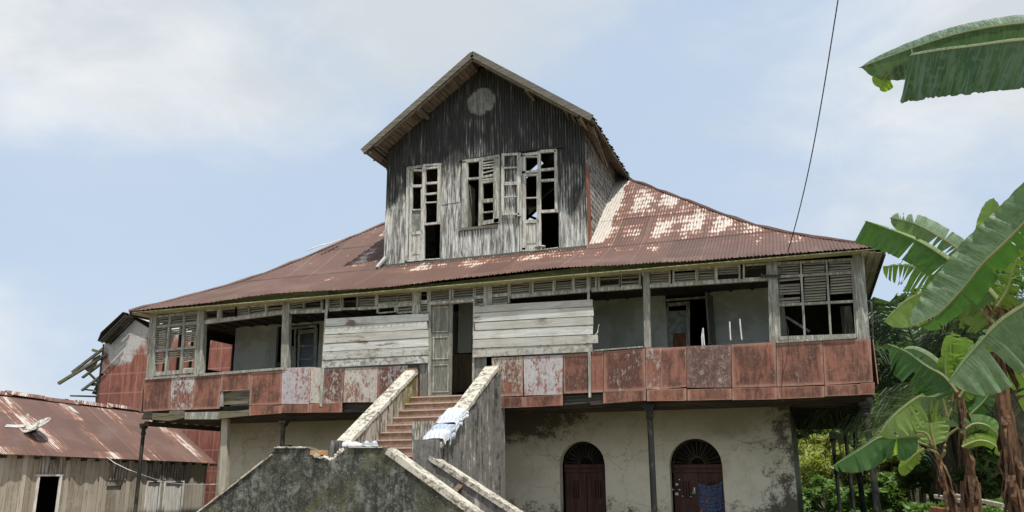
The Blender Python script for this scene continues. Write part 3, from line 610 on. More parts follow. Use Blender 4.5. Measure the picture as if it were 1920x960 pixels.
# thin hairline pipe and ledge on the plaster
mb = MB(); mb.tube([U(1354, 752, 'Y', 2.17), U(1357, 833, 'Y', 2.17)], .012, 5); mb.tube([U(1340, 834, 'Y', 2.17), U(1357, 833, 'Y', 2.17)], .010, 5); mb.build('conduit', M['plaster'], house)
mb = MB(); mb.tube([U(447, 775, 'Y', 2.18), U(445, 900, 'Y', 2.18)], .012, 5); mb.build('conduit', M['dark'], house)

def arch_door(c, r, zt, full):
    zs = zt-r; Yd = 2.34
    fr = MB(); fr.box((c-r+.01, Yd-.03, zs-.05), (c+r-.01, Yd+.05, zs+.02)); fr.box((c-r+.01, Yd-.05, zs-.16), (c+r-.01, Yd+.05, zs-.10))
    fr.box((c-r+.01, Yd, zs-.1), (c+r-.01, Yd+.04, zs-.05))
    dr = fr.build('door_transom', M['reddoor'], house)
    for s in (0, 1):
        x0 = c-r+.02 if s == 0 else c+.006; x1 = c-.006 if s == 0 else c+r-.02; lf = MB(); yo = 0 if s == 0 else .02
        lf.box((x0, Yd+.02+yo, GZ+.02), (x1, Yd+.05+yo, zs-.165))
        for a, b in ((x0, x0+.09), (x1-.09, x1)): lf.box((a, Yd+yo, GZ+.02), (b, Yd+.019+yo, zs-.165))
        lf.box((x0+.091, Yd+yo, zs-.30), (x1-.091, Yd+.019+yo, zs-.166)); lf.box((x0+.091, Yd+yo, -.18), (x1-.091, Yd+.019+yo, -.05))
        leaf_o = lf.build('door_leaf', M['reddoor'], house)
        sl_ = MB()
        for k in range(3):
            xx = (x0+x1)/2-.075+k*.06; sl_.box((xx, Yd+.012+yo, zs-.80), (xx+.022, Yd+.0195+yo, zs-.36))
        sl_.build('door_slots', M['black'], leaf_o)
    fan = MB()
    for k in range(13):
        t = math.pi*(k+.5)/13; a = .16
        fan.beam((c+a*math.cos(t), Yd, zs+.03+a*math.sin(t)), (c+(r-.02)*math.cos(t), Yd, zs+.02+(r-.04)*math.sin(t)), .016, .02)
    pts = [(c+.16*math.cos(math.pi*k/12), Yd, zs+.03+.16*math.sin(math.pi*k/12)) for k in range(13)]; fan.tube(pts, .014, 6)
    pts = [(c+(r-.03)*math.cos(math.pi*k/20), Yd, zs+.02+(r-.04)*math.sin(math.pi*k/20)) for k in range(21)]; fan.tube(pts, .022, 6)
    fan.build('fanlight', M['iron'], house)
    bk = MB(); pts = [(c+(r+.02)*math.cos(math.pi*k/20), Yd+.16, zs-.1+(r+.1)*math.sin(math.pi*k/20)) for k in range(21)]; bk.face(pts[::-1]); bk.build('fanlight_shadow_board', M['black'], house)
for i, (c, r, zt) in enumerate(AR): arch_door(c, r, zt, True)

# faint writing on the plaster
def text(s, px, py, hpx, Y, mat, parent, name):
    cu = bpy.data.curves.new(name, 'FONT'); cu.body = s; cu.size = 1; cu.extrude = 0
    o = bpy.data.objects.new(name, cu); COL.objects.link(o); dg = bpy.context.evaluated_depsgraph_get(); me = bpy.data.meshes.new_from_object(o.evaluated_get(dg)); bpy.data.objects.remove(o)
    a = U(px, py, 'Y', Y); sc = hpx/F_PX*(a-CAM).length/.7
    q = MB(); vs = [Vector((a.x+v.co.x*sc*.85, Y, a.z+v.co.y*sc)) for v in me.vertices]
    for p in me.polygons: q.face([vs[i] for i in p.vertices])
    return q.build(name, mat, parent)
g1 = text('SA2801', 1176, 907, 5.5, 2.196, M['pencil'], house, 'wall_writing'); text('c.nova  1', 1178, 916, 4, 2.196, M['pencil'], house, 'wall_writing')
text('OM -1', 1196, 927, 5.5, 2.196, M['iron'], house, 'wall_writing'); text('SI', 1197, 940, 4.5, 2.196, M['pencil'], house, 'wall_writing')
mb = MB()
for q in (((1194, 920, 1205, 920)), ((1194, 920, 1194, 930)), ((1194, 930, 1208, 930))): mb.beam(U(q[0], q[1], 'Y', 2.196), U(q[2], q[3], 'Y', 2.196), .012, .002)
mb.build('wall_writing', M['iron'], house)
# papers on right door
mb = MB()
YP = 2.325
for x, y, s in ((1269, 926, 6), (1269, 908, 5), (1262, 918, 3), (1274, 918, 3), (1274, 899, 2.5), (1295, 931, 2), (1280, 930, 2)): pbar(mb, x-s/2, y, x+s/2, y+.3, s*.8, YP, .003)
pbar(mb, 1302, 914, 1302, 921, 2.5, YP, .003)
mb.build('paper_sticker', M['white'], house)
MT = material('turquoise_paper', lambda N: (.08, .34, .36)); mb = MB(); pbar(mb, 1298, 923.5, 1304.5, 923.5, 5, YP, .003); mb.build('paper_sticker', MT, house)

# ------------------------------------------------ upper core wall (behind the veranda)
HO = []   # x0,x1,z0,z1 holes
def pxhole(x0, x1, yt, yb): a = U(x0, yt, 'Y', 2.2); b = U(x1, yb, 'Y', 2.2); return (a.x, b.x, b.z, a.z)
HO.append((8.15, 9.9, 2.24, 4.55)); h = pxhole(1290, 1338, 533, 700); HO.append((pxhole(1247, 1340, 533, 600)[0], h[1], 2.24, h[3]))
h2 = pxhole(538, 597, 612, 690); HO.append((h2[0]-.25, h2[1]+.03, 2.24, h2[3]))
CX0 = U(445, 640, 'Y', 2.2).x
def core_iv(x, m):
    for a, b, z0, z1 in HO:
        if a < m < b: return [(z1, 4.74)]
    return [(2.24, 4.74)]
colwall(CX0, Rx+.1, 1.0, core_iv, 2.2, extra=[v for q in HO for v in q[:2]]).build('upper_wall', M['core'], house, solid=-.1)
mb = MB(); mb.box((CX0, 5.2, 2.25), (Rx, 5.25, 4.73)); mb.build('inner_partition', M['black'], house); mb = MB(); mb.box((Rx+.0, 2.31, 2.25), (Rx+.09, DEP-.1, 4.73)); mb.box((CX0, 2.31, 2.25), (CX0+.08, 5.19, 4.73)); mb.box((.1, DEP-.1, 2.25), (W-.1, DEP-.04, 4.73)); mb.box((Rx+.11, 2.25, 2.25), (W-.1, 2.3, 4.73)); mb.build('inner_partition', M['black'], house)  # last box: black cross wall added to keep the right end gallery dark
# side walls of the upper storey
SW = MB()
wa = U(393, 637, 'X', 0.02); wb = U(432, 700, 'X', 0.02)
for (y0, y1, z0, z1) in ((2.25, wa.y, 2.25, 4.74), (wb.y, DEP, 2.25, 4.74), (wa.y, wb.y, wa.z, 4.74), (wa.y, wb.y, 2.25, wb.z)): SW.box((.0, y0, z0), (.05, y1, z1))
SW.build('side_wall', M['dark'], house)
SW = MB(); SW.box((W-.05, .95, 2.25), (W, DEP, 4.74))
SW.build('side_wall', M['shed'], house)
mb = MB()   # brown board framing round the pale wall
for q in ((444, 612, 441, 694, 5), (530, 600, 527, 690, 5), (442, 688, 527, 683, 8), (447, 693, 527, 689, 3)): pbar(mb, q[0], q[1], q[2], q[3], q[4], 2.17, .03)
mb.build('wall_trim', M['brownwood'], house)
# french door left
mb = MB()
for q in ((561, 615, 559, 690, 4), (592, 614, 590, 690, 6), (543, 618, 542, 690, 3), (543, 616, 594, 611, 4), (562, 623, 590, 620, 7), (561, 649, 588, 648, 2), (561, 674, 588, 673, 2), (553, 618, 552, 690, 3)): pbar(mb, *q, 2.17, .05)
fd = mb.build('french_door', M['frame'], house); mb = MB(); ppoly(mb, [(563, 690), (588, 690), (590, 622), (564, 623)], 2.20, .01); mb.build('door_pane', M['glass'], fd)
mb = MB(); ppoly(mb, [(542, 690), (552, 690), (553, 649), (543, 649)], 2.19, .02); mb.build('door_panel', M['dirtyglass'], fd)
# right doorway: frame, boarded leaf, swung leaf
mb = MB()
for q in ((1250, 570, 1249, 652, 7), (1290, 569, 1290, 652, 7), (1247, 572, 1293, 568, 6), (1247, 563, 1338, 556, 4), (1247, 548, 1340, 541, 2)): pbar(mb, *q, 2.17, .05)
dd = mb.build('door_frame', M['frame'], house); mb = MB(); ppoly(mb, [(1253, 652), (1287, 652), (1287, 582), (1253, 583)], 2.195, .02); mb.build('door_panel', M['dirtyglass'], dd)
mb = MB(); ppoly(mb, [(1262, 652), (1286, 652), (1286, 624), (1262, 625)], 2.185, .008); mb.build('hardboard_patch', M['rust'], dd)
a = U(1341, 652, 'Y', 2.15); b = U(1340, 556, 'Y', 2.15); c_ = U(1327, 549, 'Y', 1.55); d_ = U(1329, 655, 'Y', 1.55)
mb = MB(); mb.prism([a, Vector((a.x, a.y, b.z)), Vector((d_.x, 1.55, b.z)), Vector((d_.x, 1.55, a.z))], (.04, 0, 0)); lf = mb.build('swung_door_leaf', M['greydoor'], house)
mb = MB(); ppoly(mb, [(1355, 655), (1443, 648), (1443, 640), (1355, 645)], 2.17, .02); mb.build('wall_trim', M['dark'], house)

# ------------------------------------------------ veranda posts
for nm, x0, y0, x1, y1, wd, wd2, mt in (
    ('veranda_post', 287.5, 584, 280.5, 708, 13, 14, 'post'), ('veranda_post', 376.5, 577, 371, 702, 14, 15, 'post'), ('veranda_post', 536, 560, 533, 691, 13, 13, 'post'),
    ('veranda_post', 780, 541, 778, 592, 12, 12, 'frame'), ('veranda_post', 914, 527, 912, 573, 12, 12, 'frame'), ('veranda_post', 1211, 501, 1214, 652, 12, 12, 'post'),
    ('veranda_post', 1449, 484, 1451.5, 643, 17, 17, 'post'), ('veranda_post', 1608, 464, 1619, 635, 21, 24, 'post')):
    mb = MB(); pbar(mb, x0, y0, x1, y1, wd, -.045, .13, wd2)
    if wd > 12.5: pbar(mb, x0-wd*.12, y0, x1-wd*.12, y1, 1.0, -.052, .006)
    mb.build(nm, M[mt], house)
for x0, y0, x1, y1 in ((614, 543, 601, 762), (1102.5, 500, 1106, 745)):
    mb = MB(); pbar(mb, x0, y0, x1, y1, 5, -.136, .012); mb.build('thin_prop', M['frame'], house)
mb = MB(); pbar(mb, 1441, 492, 1444, 641, 3, -.05, .09); mb.build('post_batten', M['post'], house)

# ------------------------------------------------ louvre band
def lerp(pts, x):
    for (a, ya), (b, yb) in zip(pts, pts[1:]):
        if x <= b: return ya+(yb-ya)*(x-a)/(b-a)
    return pts[-1][1]
BT = [(283, 592), (380, 581), (531, 567.5), (617, 556), (774, 545), (910, 534), (1099, 516), (1115, 513), (1217, 508), (1435, 493), (1620, 475)]
BB = [(380, 604.5), (531, 585), (613, 582), (640, 580.6), (705, 579), (774, 571), (790, 570), (910, 558), (957, 556), (1102, 544), (1217, 536), (1438, 522)]
def slats(mb, x0, x1, yt, yb, Y, tilt=0.0, n=None, miss=0.0, rng=random, gap=None):
    """yt,yb: functions of x.  slats spaced about 6.5 cm"""
    zt = U((x0+x1)/2, yt((x0+x1)/2), 'Y', Y).z; zb = U((x0+x1)/2, yb((x0+x1)/2), 'Y', Y).z
    k = n or max(2, int(round((zt-zb)/.058)))
    for i in range(k):
        t = (i+.5)/k
        if gap and gap[0] < t < gap[1]: continue
        if rng.random() < miss: continue
        ya = yt(x0)*(1-t)+yb(x0)*t+rng.uniform(-.5, .5)*tilt; ybb = yt(x1)*(1-t)+yb(x1)*t+rng.uniform(-.5, .5)*tilt
        a = U(x0, ya, 'Y', Y); b = U(x1, ybb, 'Y', Y)
        mb.prism([a+Vector((0, 0, -.026)), b+Vector((0, 0, -.026)), b+Vector((0, .0, -.003)), a+Vector((0, .0, -.003))], (0, .045, .034))
    return mb
top = lambda x: lerp(BT, x)+2.5
bot = lambda x: lerp(BB, x)-3.0
VENT = [(382, 407, 'h', .3), (414, 441, 'o', 0), (444, 465, 'f', 0), (468, 497, 'f', .35), (501, 531, 'f', .05), (543, 568, 'f', 0), (571, 601, 'h', .3), (617, 638, 'f', 0), (642, 668, 'o', 0), (671, 703, 'f', 0),
        (709, 743, 'f', 0), (746, 773, 'f', 0), (788, 801, 'o', 0), (807, 842, 'f', 0), (850, 887, 'f', 0), (892, 907, 'f', 0), (922, 952, 'f', 0), (957, 992, 'f', 0), (1000, 1036, 'f', 0), (1042, 1072, 'f', 0), (1077, 1100, 'f', 0),
        (1107, 1116, 'f', 0), (1124, 1161, 'h', .2), (1165, 1198, 'f', .05), (1217, 1254, 'f', .05), (1264, 1304, 'f', .35), (1309, 1339, 'f', 0), (1345, 1385, 'f', .15), (1396, 1437, 'o', 0)]
rg = random.Random(3)
for (x0, x1, kd, ms) in VENT:
    fr = MB(); xm = (x0+x1)/2; bt = bot(xm)
    yb_ = (lambda x: bot(x)) if not (709 <= x0 <= 801 or 892 <= x0 <= 922) else (lambda x: lerp(BT, x)+20)
    for x in (x0-1.5, x1+1.5): pbar(fr, x, top(x)-3, x, yb_(x)+3, 3.5, -.03, .07)
    pbar(fr, x0, yb_(x0)+1.5, x1, yb_(x1)+1.5, 4, -.028, .07); pbar(fr, x0, top(x0)-1, x1, top(x1)-1, 3, -.028, .07)
    v = fr.build('louvre_vent', M['frame'], house)
    if kd in 'fh':
        s_ = MB(); slats(s_, x0, x1, top, yb_, .0, 1.2, miss=ms, rng=rg, gap=(.35, .7) if kd == 'h' else None); s_.build('louvre_slats', M['slat'], v)
for x0, x1, y0, y1, kd in ((709, 739, 576, 587, 'o'), (746, 773, 573, 587, 'f'), (788, 801, 571, 586, 'f'), (892, 907, 561, 572, 'f'), (922, 952, 558, 571, 'f')):
    fr = MB(); dy = -(x1-x0)*.085
    for q in ((x0-1.5, y0-2, x0-1.5, y1), (x1+1.5, y0-2+dy, x1+1.5, y1+dy)): pbar(fr, *q, 3, -.03, .07)
    pbar(fr, x0, y1, x1, y1+dy, 2.5, -.028, .07); pbar(fr, x0, y0-2, x1, y0-2+dy, 3, -.0285, .07)
    v = fr.build('louvre_vent', M['frame'], house)
    if kd == 'f': s_ = MB(); slats(s_, x0, x1, lambda x: y0+dy*(x-x0)/(x1-x0), lambda x: y1+dy*(x-x0)/(x1-x0), .0, .8, rng=rg); s_.build('louvre_slats', M['slat'], v)
# continuous transom rail
for (x0, x1) in ((380, 531), (543, 612), (957, 1102), (1108, 1203), (1218, 1440)):
    mb = MB(); pbar(mb, x0, lerp(BB, x0)+1, x1, lerp(BB, x1)+1, 5, -.035, .09); mb.build('transom_rail', M['frame'], house)
mb = MB(); pbar(mb, 617, 582, 640, 580.6, 3, -.035, .08); pbar(mb, 671, 580, 774, 571, 3, -.035, .08); mb.build('transom_rail', M['frame'], house)

# lattice screens at both ends
def lattice(colsT, colsB, rowsL, rowsR, yT, yB, spec):
    """cols: (x0,x1) at top / bottom; rows: list of (y0L,y1L),(y0R,y1R)"""
    n = len(colsT); xl, xr = colsT[0][0], colsT[-1][1]
    def X(k, side, y): t = (y-yT)/(yB-yT); return colsT[k][side]*(1-t)+colsB[k][side]*t
    fr = MB()
    for k in range(n+1):
        if k == 0: a0, a1 = X(0, 0, yT)-2, X(0, 0, yB)-2
        elif k == n: a0, a1 = X(n-1, 1, yT)+2, X(n-1, 1, yB)+2
        else: a0, a1 = (X(k-1, 1, yT)+X(k, 0, yT))/2, (X(k-1, 1, yB)+X(k, 0, yB))/2
        pbar(fr, a0, yT-1-(a0-xl)*.05, a1, yB, 4.2, -.03, .07)
    for i in range(len(rowsL)+1):
        if i == 0: yl, yr = rowsL[0][0]-2, rowsR[0][0]-2
        elif i == len(rowsL): yl, yr = rowsL[-1][1]+3, rowsR[-1][1]+3
        else: yl, yr = (rowsL[i-1][1]+rowsL[i][0])/2, (rowsR[i-1][1]+rowsR[i][0])/2
        xa, xb = X(0, 0, yl)-3, X(n-1, 1, yr)+3
        pbar(fr, xa, yl, xb, yr, 4.6 if i < len(rowsL) else 7, -.034, .075)
    v = fr.build('lattice_screen', M['post'], house)
    for i in range(len(rowsL)):
        for k in range(n):
            ms, gap = spec[i][k]
            if ms is None: continue
            x0 = X(k, 0, (rowsL[i][0]+rowsL[i][1])/2)+.5; x1 = X(k, 1, (rowsL[i][0]+rowsL[i][1])/2)-.5
            fy = lambda x, j: rowsL[i][j]+(rowsR[i][j]-rowsL[i][j])*(x-colsT[0][0])/(colsT[-1][1]-colsT[0][0])
            s_ = MB(); slats(s_, x0, x1, lambda x: fy(x, 0), lambda x: fy(x, 1), .0, 1.5, miss=ms, rng=rg, gap=gap); s_.build('louvre_slats', M['slat'], v)
lattice([(295, 317), (320, 344), (347.5, 369.5)], [(287, 308), (312, 337), (341, 363)], [(596, 611), (616, 656), (661, 699)], [(587, 603), (607, 648), (653, 692)], 590, 699,
        [[(0, None), (0, None), (0, None)], [(.12, None), (.1, (.38, .85)), (.05, (.75, 1.01))], [(.3, (.55, 1.1)), (.35, (.45, 1.1)), (.2, (.62, .95))]])
lattice([(1457, 1497), (1505, 1546), (1553, 1595)], [(1464, 1506), (1512, 1554), (1562, 1604)], [(496, 515), (523, 569), (575, 631)], [(488, 508), (513, 561), (568, 626)], 492, 632,
        [[(0, None), (0, None), (0, None)], [(.08, (.12, .22)), (0, None), (.02, (.78, 1.1))], [(None, None)]*3])
# inside of the right end room: leaning pole and striped curtain
mb = MB(); mb.tube([U(1474, 594, 'Y', .8), U(1518, 622, 'Y', .8)], .03, 6); mb.build('fallen_pole', M['post'], house)
mb = MB()
a = U(1575, 574, 'Y', .55); b = U(1602, 628, 'Y', .55)
for i in range(24):
    x = a.x+(b.x-a.x)*i/24; x2 = a.x+(b.x-a.x)*(i+1)/24; mb.face([(x, .6+.02*(i % 2), b.z-.3), (x2, .6+.02*((i+1) % 2), b.z-.3), (x2, .6+.02*((i+1) % 2), a.z), (x, .6+.02*(i % 2), a.z)])
mb.build('corrugated_lining', M['corrgrey'], house)
mb = MB(); pbar(mb, 1427, 517, 1463, 517, 4, -.12, .05); pbar(mb, 1428, 512, 1428, 520, 2.5, -.125, .05); mb.build('bracket', M['dark'], house)
# conduit pipe at the right corner
mb = MB(); mb.tube([U(1624, 563, 'X', W+.06), U(1634, 567, 'X', W+.12), U(1637, 640, 'X', W+.12), U(1638, 705, 'X', W+.12)], .022, 6); mb.build('drain_pipe', M['post'], house)

# ------------------------------------------------ railing sheets
def panel(px, Y=-.10, th=.02, **pr):
    mb = MB(); ppoly(mb, px, Y+random.uniform(-.008, .008), th, uv=True); base = dict(chalk=0.0, grime=0.0, cool=0.0, rings=0.0); base.update(pr)
    return mb.build('railing_sheet', M['panel'], house, **base)
RP = [  # xTL,xTR,xBL,xBR, yTL,yTR,yBL,yBR, props
    (271, 321, 268, 318, 709, 706, 772, 769, dict(grime=.25)), (322, 364.5, 319, 361.5, 705, 703, 769, 768, dict(chalk=.48, grime=.4, cool=.5)), (365.5, 414, 362.5, 411.5, 703, 701, 768, 766, dict(grime=.15)),
    (415, 469.5, 413, 468, 701, 699, 734, 731, dict(grime=.1)), (470.5, 529, 467, 527, 698.5, 695, 760, 758, dict(grime=.12)), (529.5, 583, 527.5, 580, 690, 688, 757, 757.5, dict(chalk=.66, cool=1.0, grime=.2)),
    (583.5, 606, 581, 604, 688, 690, 755.5, 756, dict(chalk=.66, grime=.2)), (606.5, 645.5, 605, 641, 692, 690, 756, 756, dict(chalk=.38, grime=.5)), (646.5, 708, 643.5, 706, 690.5, 688, 754.5, 754, dict(chalk=.58, grime=.2)),
    (708.5, 764, 707, 764, 688, 685, 753, 752, dict(chalk=.34, grime=.45, cool=.6)), (922, 980, 922, 980, 671, 668, 744, 742, dict(chalk=.42, grime=.2)), (981.5, 1055, 983, 1054.5, 668.5, 665.5, 741.5, 739.5, dict(chalk=.62, cool=.7, grime=.2)),
    (1056.5, 1107, 1057, 1107, 665.5, 662, 738, 736, dict(grime=.3, chalk=.13)), (1107.5, 1131, 1107, 1131, 659, 657, 736, 735, dict(chalk=.15)), (1132.5, 1209, 1132, 1211, 659, 653, 735, 731, dict(grime=.5, chalk=.17)),
    (1211, 1240, 1212, 1237, 653, 651.5, 729, 730, dict(chalk=.34, cool=.4)), (1240.5, 1287, 1238, 1287, 652, 650, 730, 725, dict(grime=.08, chalk=.05)), (1288, 1370, 1288, 1370.5, 649, 646, 727, 726, dict(grime=.5, chalk=.2, rings=1.0)),
    (1371.5, 1454, 1373, 1456, 646, 641, 727, 724.5, dict(grime=.2, chalk=.06)), (1456, 1542, 1457, 1545.5, 643, 638, 725, 721, dict(chalk=.03, grime=.1)), (1543, 1632, 1546.5, 1637, 638, 634.5, 722, 716, dict(grime=.0))]
for a in RP: panel([(a[2], a[6]), (a[3], a[7]), (a[1], a[5]), (a[0], a[4])], **a[8])
LB = [(467, 527, 761, 760, 779, 775), (527.5, 580, 758.5, 758, 774, 773.5), (581, 641, 757, 756, 773.5, 773), (922, 982, 745.5, 744, 766, 763.5), (982.5, 1055, 744, 740, 763.5, 760),
      (1131, 1211, 736, 731, 756, 751), (1213, 1287, 731, 728, 752, 751), (1289, 1372, 730, 728, 751, 749), (1373, 1457, 728, 726, 750, 748.5), (1457.5, 1546, 726.5, 723.5, 748, 744.5), (1547, 1612, 722.5, 720, 743, 740.5), (1612.5, 1640, 719, 717, 740, 739)]
for x0, x1, yt0, yt1, yb0, yb1 in LB: panel(prect(x0, x1, yt0, yt1, yb0, yb1), Y=-.12, grime=random.uniform(-.1, .2), chalk=-.1)
# right and left side railings (seen edge-on)
for X in (0.0, W):
    for k in range(6):
        y0 = -.02+k*1.0
        mb = MB(); mb.prism([(X+(.06 if X else -.06), y0, 2.2), (X+(.06 if X else -.06), y0+.98, 2.2), (X+(.06 if X else -.06), y0+.98, 3.08), (X+(.06 if X else -.06), y0, 3.08)], (.02, 0, 0), [(0, 0), (1, 0), (1, 1), (0, 1)])
        if not (X == 0 and k > 1): mb.build('railing_sheet', M['panel'], house, chalk=.1, grime=.1, cool=0.0, rings=0.0)
for i in range(4):   # left side open bay posts
    mb = MB(); mb.box((-.04, .62+i*.52, 3.08), (.02, .68+i*.52, 4.74)); mb.build('side_mullion', M['dark'], house)
# rail caps
for q in ((272, 710, 374, 703, 4), (372, 703, 535, 690.5, 4.5), (1113, 657, 1205, 650, 2.5), (1456, 641, 1605, 632, 4)):
    mb = MB(); pbar(mb, *q, -.13, .16); mb.build('handrail', M['post'], house)
# exposed framing where the sheets are gone
mb = MB(); ppoly(mb, [(418, 759), (467, 757), (468, 734), (418, 736)], -.03, .03); pbar(mb, 418, 748, 467, 746, 1, -.034, .004); mb.build('infill_board', M['beam'], house)
mb = MB(); pbar(mb, 416, 735, 414, 762, 5, -.08, .08); mb.build('stud', M['post'], house)
mb = MB(); ppoly(mb, [(643, 773), (705, 773), (708, 755), (645, 757)], -.02, .05); pbar(mb, 645, 764, 705, 762, 1.5, -.035, .02); mb.build('infill_board', M['dark'], house)
mb = MB(); ppoly(mb, [(1057, 760), (1135, 753), (1135, 739), (1057, 742)], -.02, .05); pbar(mb, 1057, 758, 1131, 752, 3, -.06, .05); pbar(mb, 1060, 745, 1100, 742, 3, -.05, .04); mb.build('infill_board', M['dark'], house)
mb = MB(); pbar(mb, 1107, 757.5, 1180, 752.5, 2.5, -.04, .06); mb.build('broken_batten', M['beam'], house)
mb = MB(); pbar(mb, 274, 777, 470, 766, 10, .0, .1); mb.build('sill_beam', M['dark'], house)
mb = MB(); ppoly(mb, [(278, 786), (315, 789), (345, 783), (346, 770), (320, 768), (316, 775), (283, 774)], -.10, .12); pbar(mb, 290, 781, 345, 776, 1.2, -.106, .01); mb.build('rotten_beam', M['beam'], house)
mb = MB(); ppoly(mb, [(346, 786), (409, 786), (411, 772), (347, 773)], -.09, .12); mb.build('rotten_beam', M['post'], house)
mb = MB(); ppoly(mb, [(409, 785), (466, 779), (467, 768), (440, 771), (411, 771)], -.10, .13); mb.build('rotten_beam', M['beam'], house)
mb = MB(); ppoly(mb, [(265, 786), (284, 788), (284, 772), (270, 773)], -.12, .15); mb.build('beam_end', M['dark'], house)
mb = MB(); ppoly(mb, [(410, 770), (470, 766), (470, 760), (412, 762)], -.02, .06); mb.build('sill_beam', M['black'], house)
mb = MB(); ppoly(mb, [(205, 773), (470, 766), (470, 772), (205, 786)], .1, .05) if 0 else None

# nailed-up planks
def planks(xl, xr, yl, yr, Y, jit):
    for i in range(len(yl)-1):
        a, b = jit[i]; mb = MB(); t = (yl[i]-yl[0])/(yl[-1]-yl[0])
        x0 = xl[0]+(xl[1]-xl[0])*t+a; x1 = xr+b
        ppoly(mb, [(x0, yl[i+1]-.9), ((x0+x1)/2, (yl[i+1]+yr[i+1])/2-.9+random.uniform(-.3, .3)), (x1, yr[i+1]-.9), (x1+random.uniform(-1, 1), yr[i]+.6), ((x0+x1)/2, (yl[i]+yr[i])/2+random.uniform(-.4, .4)), (x0+random.uniform(-1, 1), yl[i]+.6)], Y+.012*(i % 2)+random.uniform(0, .006), .028)
        mb.build('nailed_plank', M['planks'], house)
f1 = lambda v: 520+v/3.43
f2 = lambda v: 500+v/3.2
planks((610, 602), 803, [f1(v) for v in (265, 318, 370, 428, 480, 535, 585)], [f1(v) for v in (230, 280, 335, 388, 445, 500, 553)], -.155, [(0, 0), (0, -2), (0, 0), (0, 0), (0, -.5), (0, -1)])
planks((888, 886), 1111, [f2(v) for v in (235, 280, 335, 385, 437, 492, 547)], [f2(v) for v in (195, 240, 297, 350, 407, 460, 512)], -.155, [(0, 0), (0, 2), (4, 1), (0, 0), (0, 10), (0, 0)])
# grey boards below the planks, door reveal
mb = MB(); ppoly(mb, [(787, 746), (806, 745), (806, 681), (787, 682)], -.06, .03); pbar(mb, 797, 683, 797, 745, .8, -.064, .003); mb.build('infill_board', M['greydoor'], house)
mb = MB(); ppoly(mb, [(886, 745), (912, 745), (912, 669), (887, 671)], -.06, .03); mb.build('infill_board', M['greydoor'], house)
mb = MB()
for q in ((805.5, 566, 804, 747, 4), (888.5, 560, 886.5, 747, 3.5)): pbar(mb, *q, -.10, .12)
pbar(mb, 806, 569, 888, 562.5, 4.5, -.17, .14); mb.build('door_frame', M['frame'], house)
mb = MB(); ppoly(mb, [(807, 745), (846, 745), (849, 567), (808, 571)], -.05, .035); dl = mb.build('front_door_leaf', M['greydoor'], house)
mb = MB()
for y0, y1 in ((577, 622), (633, 673), (685, 735)):
    for q in ((812.5, y0, 812, y1), (840, y0-1.5, 839.5, y1-1)): pbar(mb, *q, 1.8, -.064, .014)
    pbar(mb, 811, y0, 841, y0-1.5, 1.8, -.0645, .014); pbar(mb, 811, y1, 841, y1-1, 1.8, -.0645, .014)
mb.build('door_moulding', M['frame'], dl)
mb = MB(); ppoly(mb, [(858, 662), (884, 661), (885, 566), (860, 567)], 1.2, .02); mb.build('inner_panel', M['core'], house)
mb = MB(); ppoly(mb, [(848, 735), (890, 735), (890, 664), (850, 664)], 1.15, .04); mb.build('inner_panel', M['brownwood'], house)
mb = MB(); mb.box((8.0, 1.3, 2.25), (8.05, 2.19, 4.7)); mb.build('inner_partition', M['dark'], house); mb = MB(); mb.box((9.9, 1.3, 2.25), (9.95, 2.19, 4.7)); mb.build('inner_partition', M['dark'], house)

# ------------------------------------------------ columns
def column(x, y, ztop, r, mat='iron', cap=True, name='iron_column', nm=None):
    mb = MB(); zs = [GZ, GZ+.1, GZ+.12, 0.2, ztop-.30, ztop-.28, ztop-.24, ztop-.22, ztop-.06]
    rs = [r*1.5, r*1.5, r, r*1.0, r*.95, r*1.3, r*1.3, r, r*1.15]
    mb.tube([(x, y, z) for z in zs], rs, 14)
    if cap: mb.box((x-r*1.9, y-r*1.6, ztop-.07), (x+r*1.9, y+r*1.6, ztop)); mb.box((x-r*1.4, y-r*1.3, ztop-.13), (x+r*1.4, y+r*1.3, ztop-.069))
    return mb.build(name, M[mat], house, smooth=False)
column(13.5, .12, 1.96, .066); column(4.33, .12, 1.86, .056); column(0.0, .12, 1.90, .05)
for x, y in ((17.8, .05), (17.8, 5.2), (17.8, 10.8)): column(x, y, 1.86, .066)
column(17.45, 12.5, 1.62, .06)
mb = MB(); mb.box((17.35, 12.4, 1.62), (17.58, 12.6, 1.83)); mb.build('column_block', M['panel'], house, chalk=.4, grime=0.0, cool=0.0, rings=0.0)
mb = MB(); pbar(mb, 421, 785, 416, 925, 11, .12, .12, 14); pts = U(416, 925, 'Y', .12); mb.box((pts.x-.08, .12, GZ), (pts.x+.1, .24, pts.z)); mb.build('timber_post', M['palewood'], house)

# ------------------------------------------------ tower
zb0 = lambda x: ZE+g(TY0+OV)-.02
SL = (11.62-9.22)/((TX1-TX0)/2+.43)   # roof pitch
AX = (TX0+TX1)/2
rz = lambda x: 11.62-abs(x-AX)*SL
W1 = (U(766, 400, 'Y', TY0).x, U(826, 400, 'Y', TY0).x, 0, U(790, 312, 'Y', TY0).z)
W2 = (U(868, 370, 'Y', TY0).x, U(934, 360, 'Y', TY0).x, U(900, 424, 'Y', TY0).z, U(900, 299, 'Y', TY0).z)
W3 = (U(978, 380, 'Y', TY0).x, U(1046, 370, 'Y', TY0).x, 0, U(1010, 283, 'Y', TY0).z)
def tow_iv(x, m):
    tp = rz(x)-.06
    for a, b, lo, hi in (W1, W2, W3):
        if a < m < b: return [(zb0(x), lo), (hi, tp)] if lo else [(0, 0), (hi, tp)]
    return [(0, 0), (zb0(x), tp)]
colwall(TX0, TX1, PITCHC/6, tow_iv, TY0, corr=.011, extra=[v for q in (W1, W2, W3) for v in q[:2]]).build('tower_front_wall', M['dormer'], house)
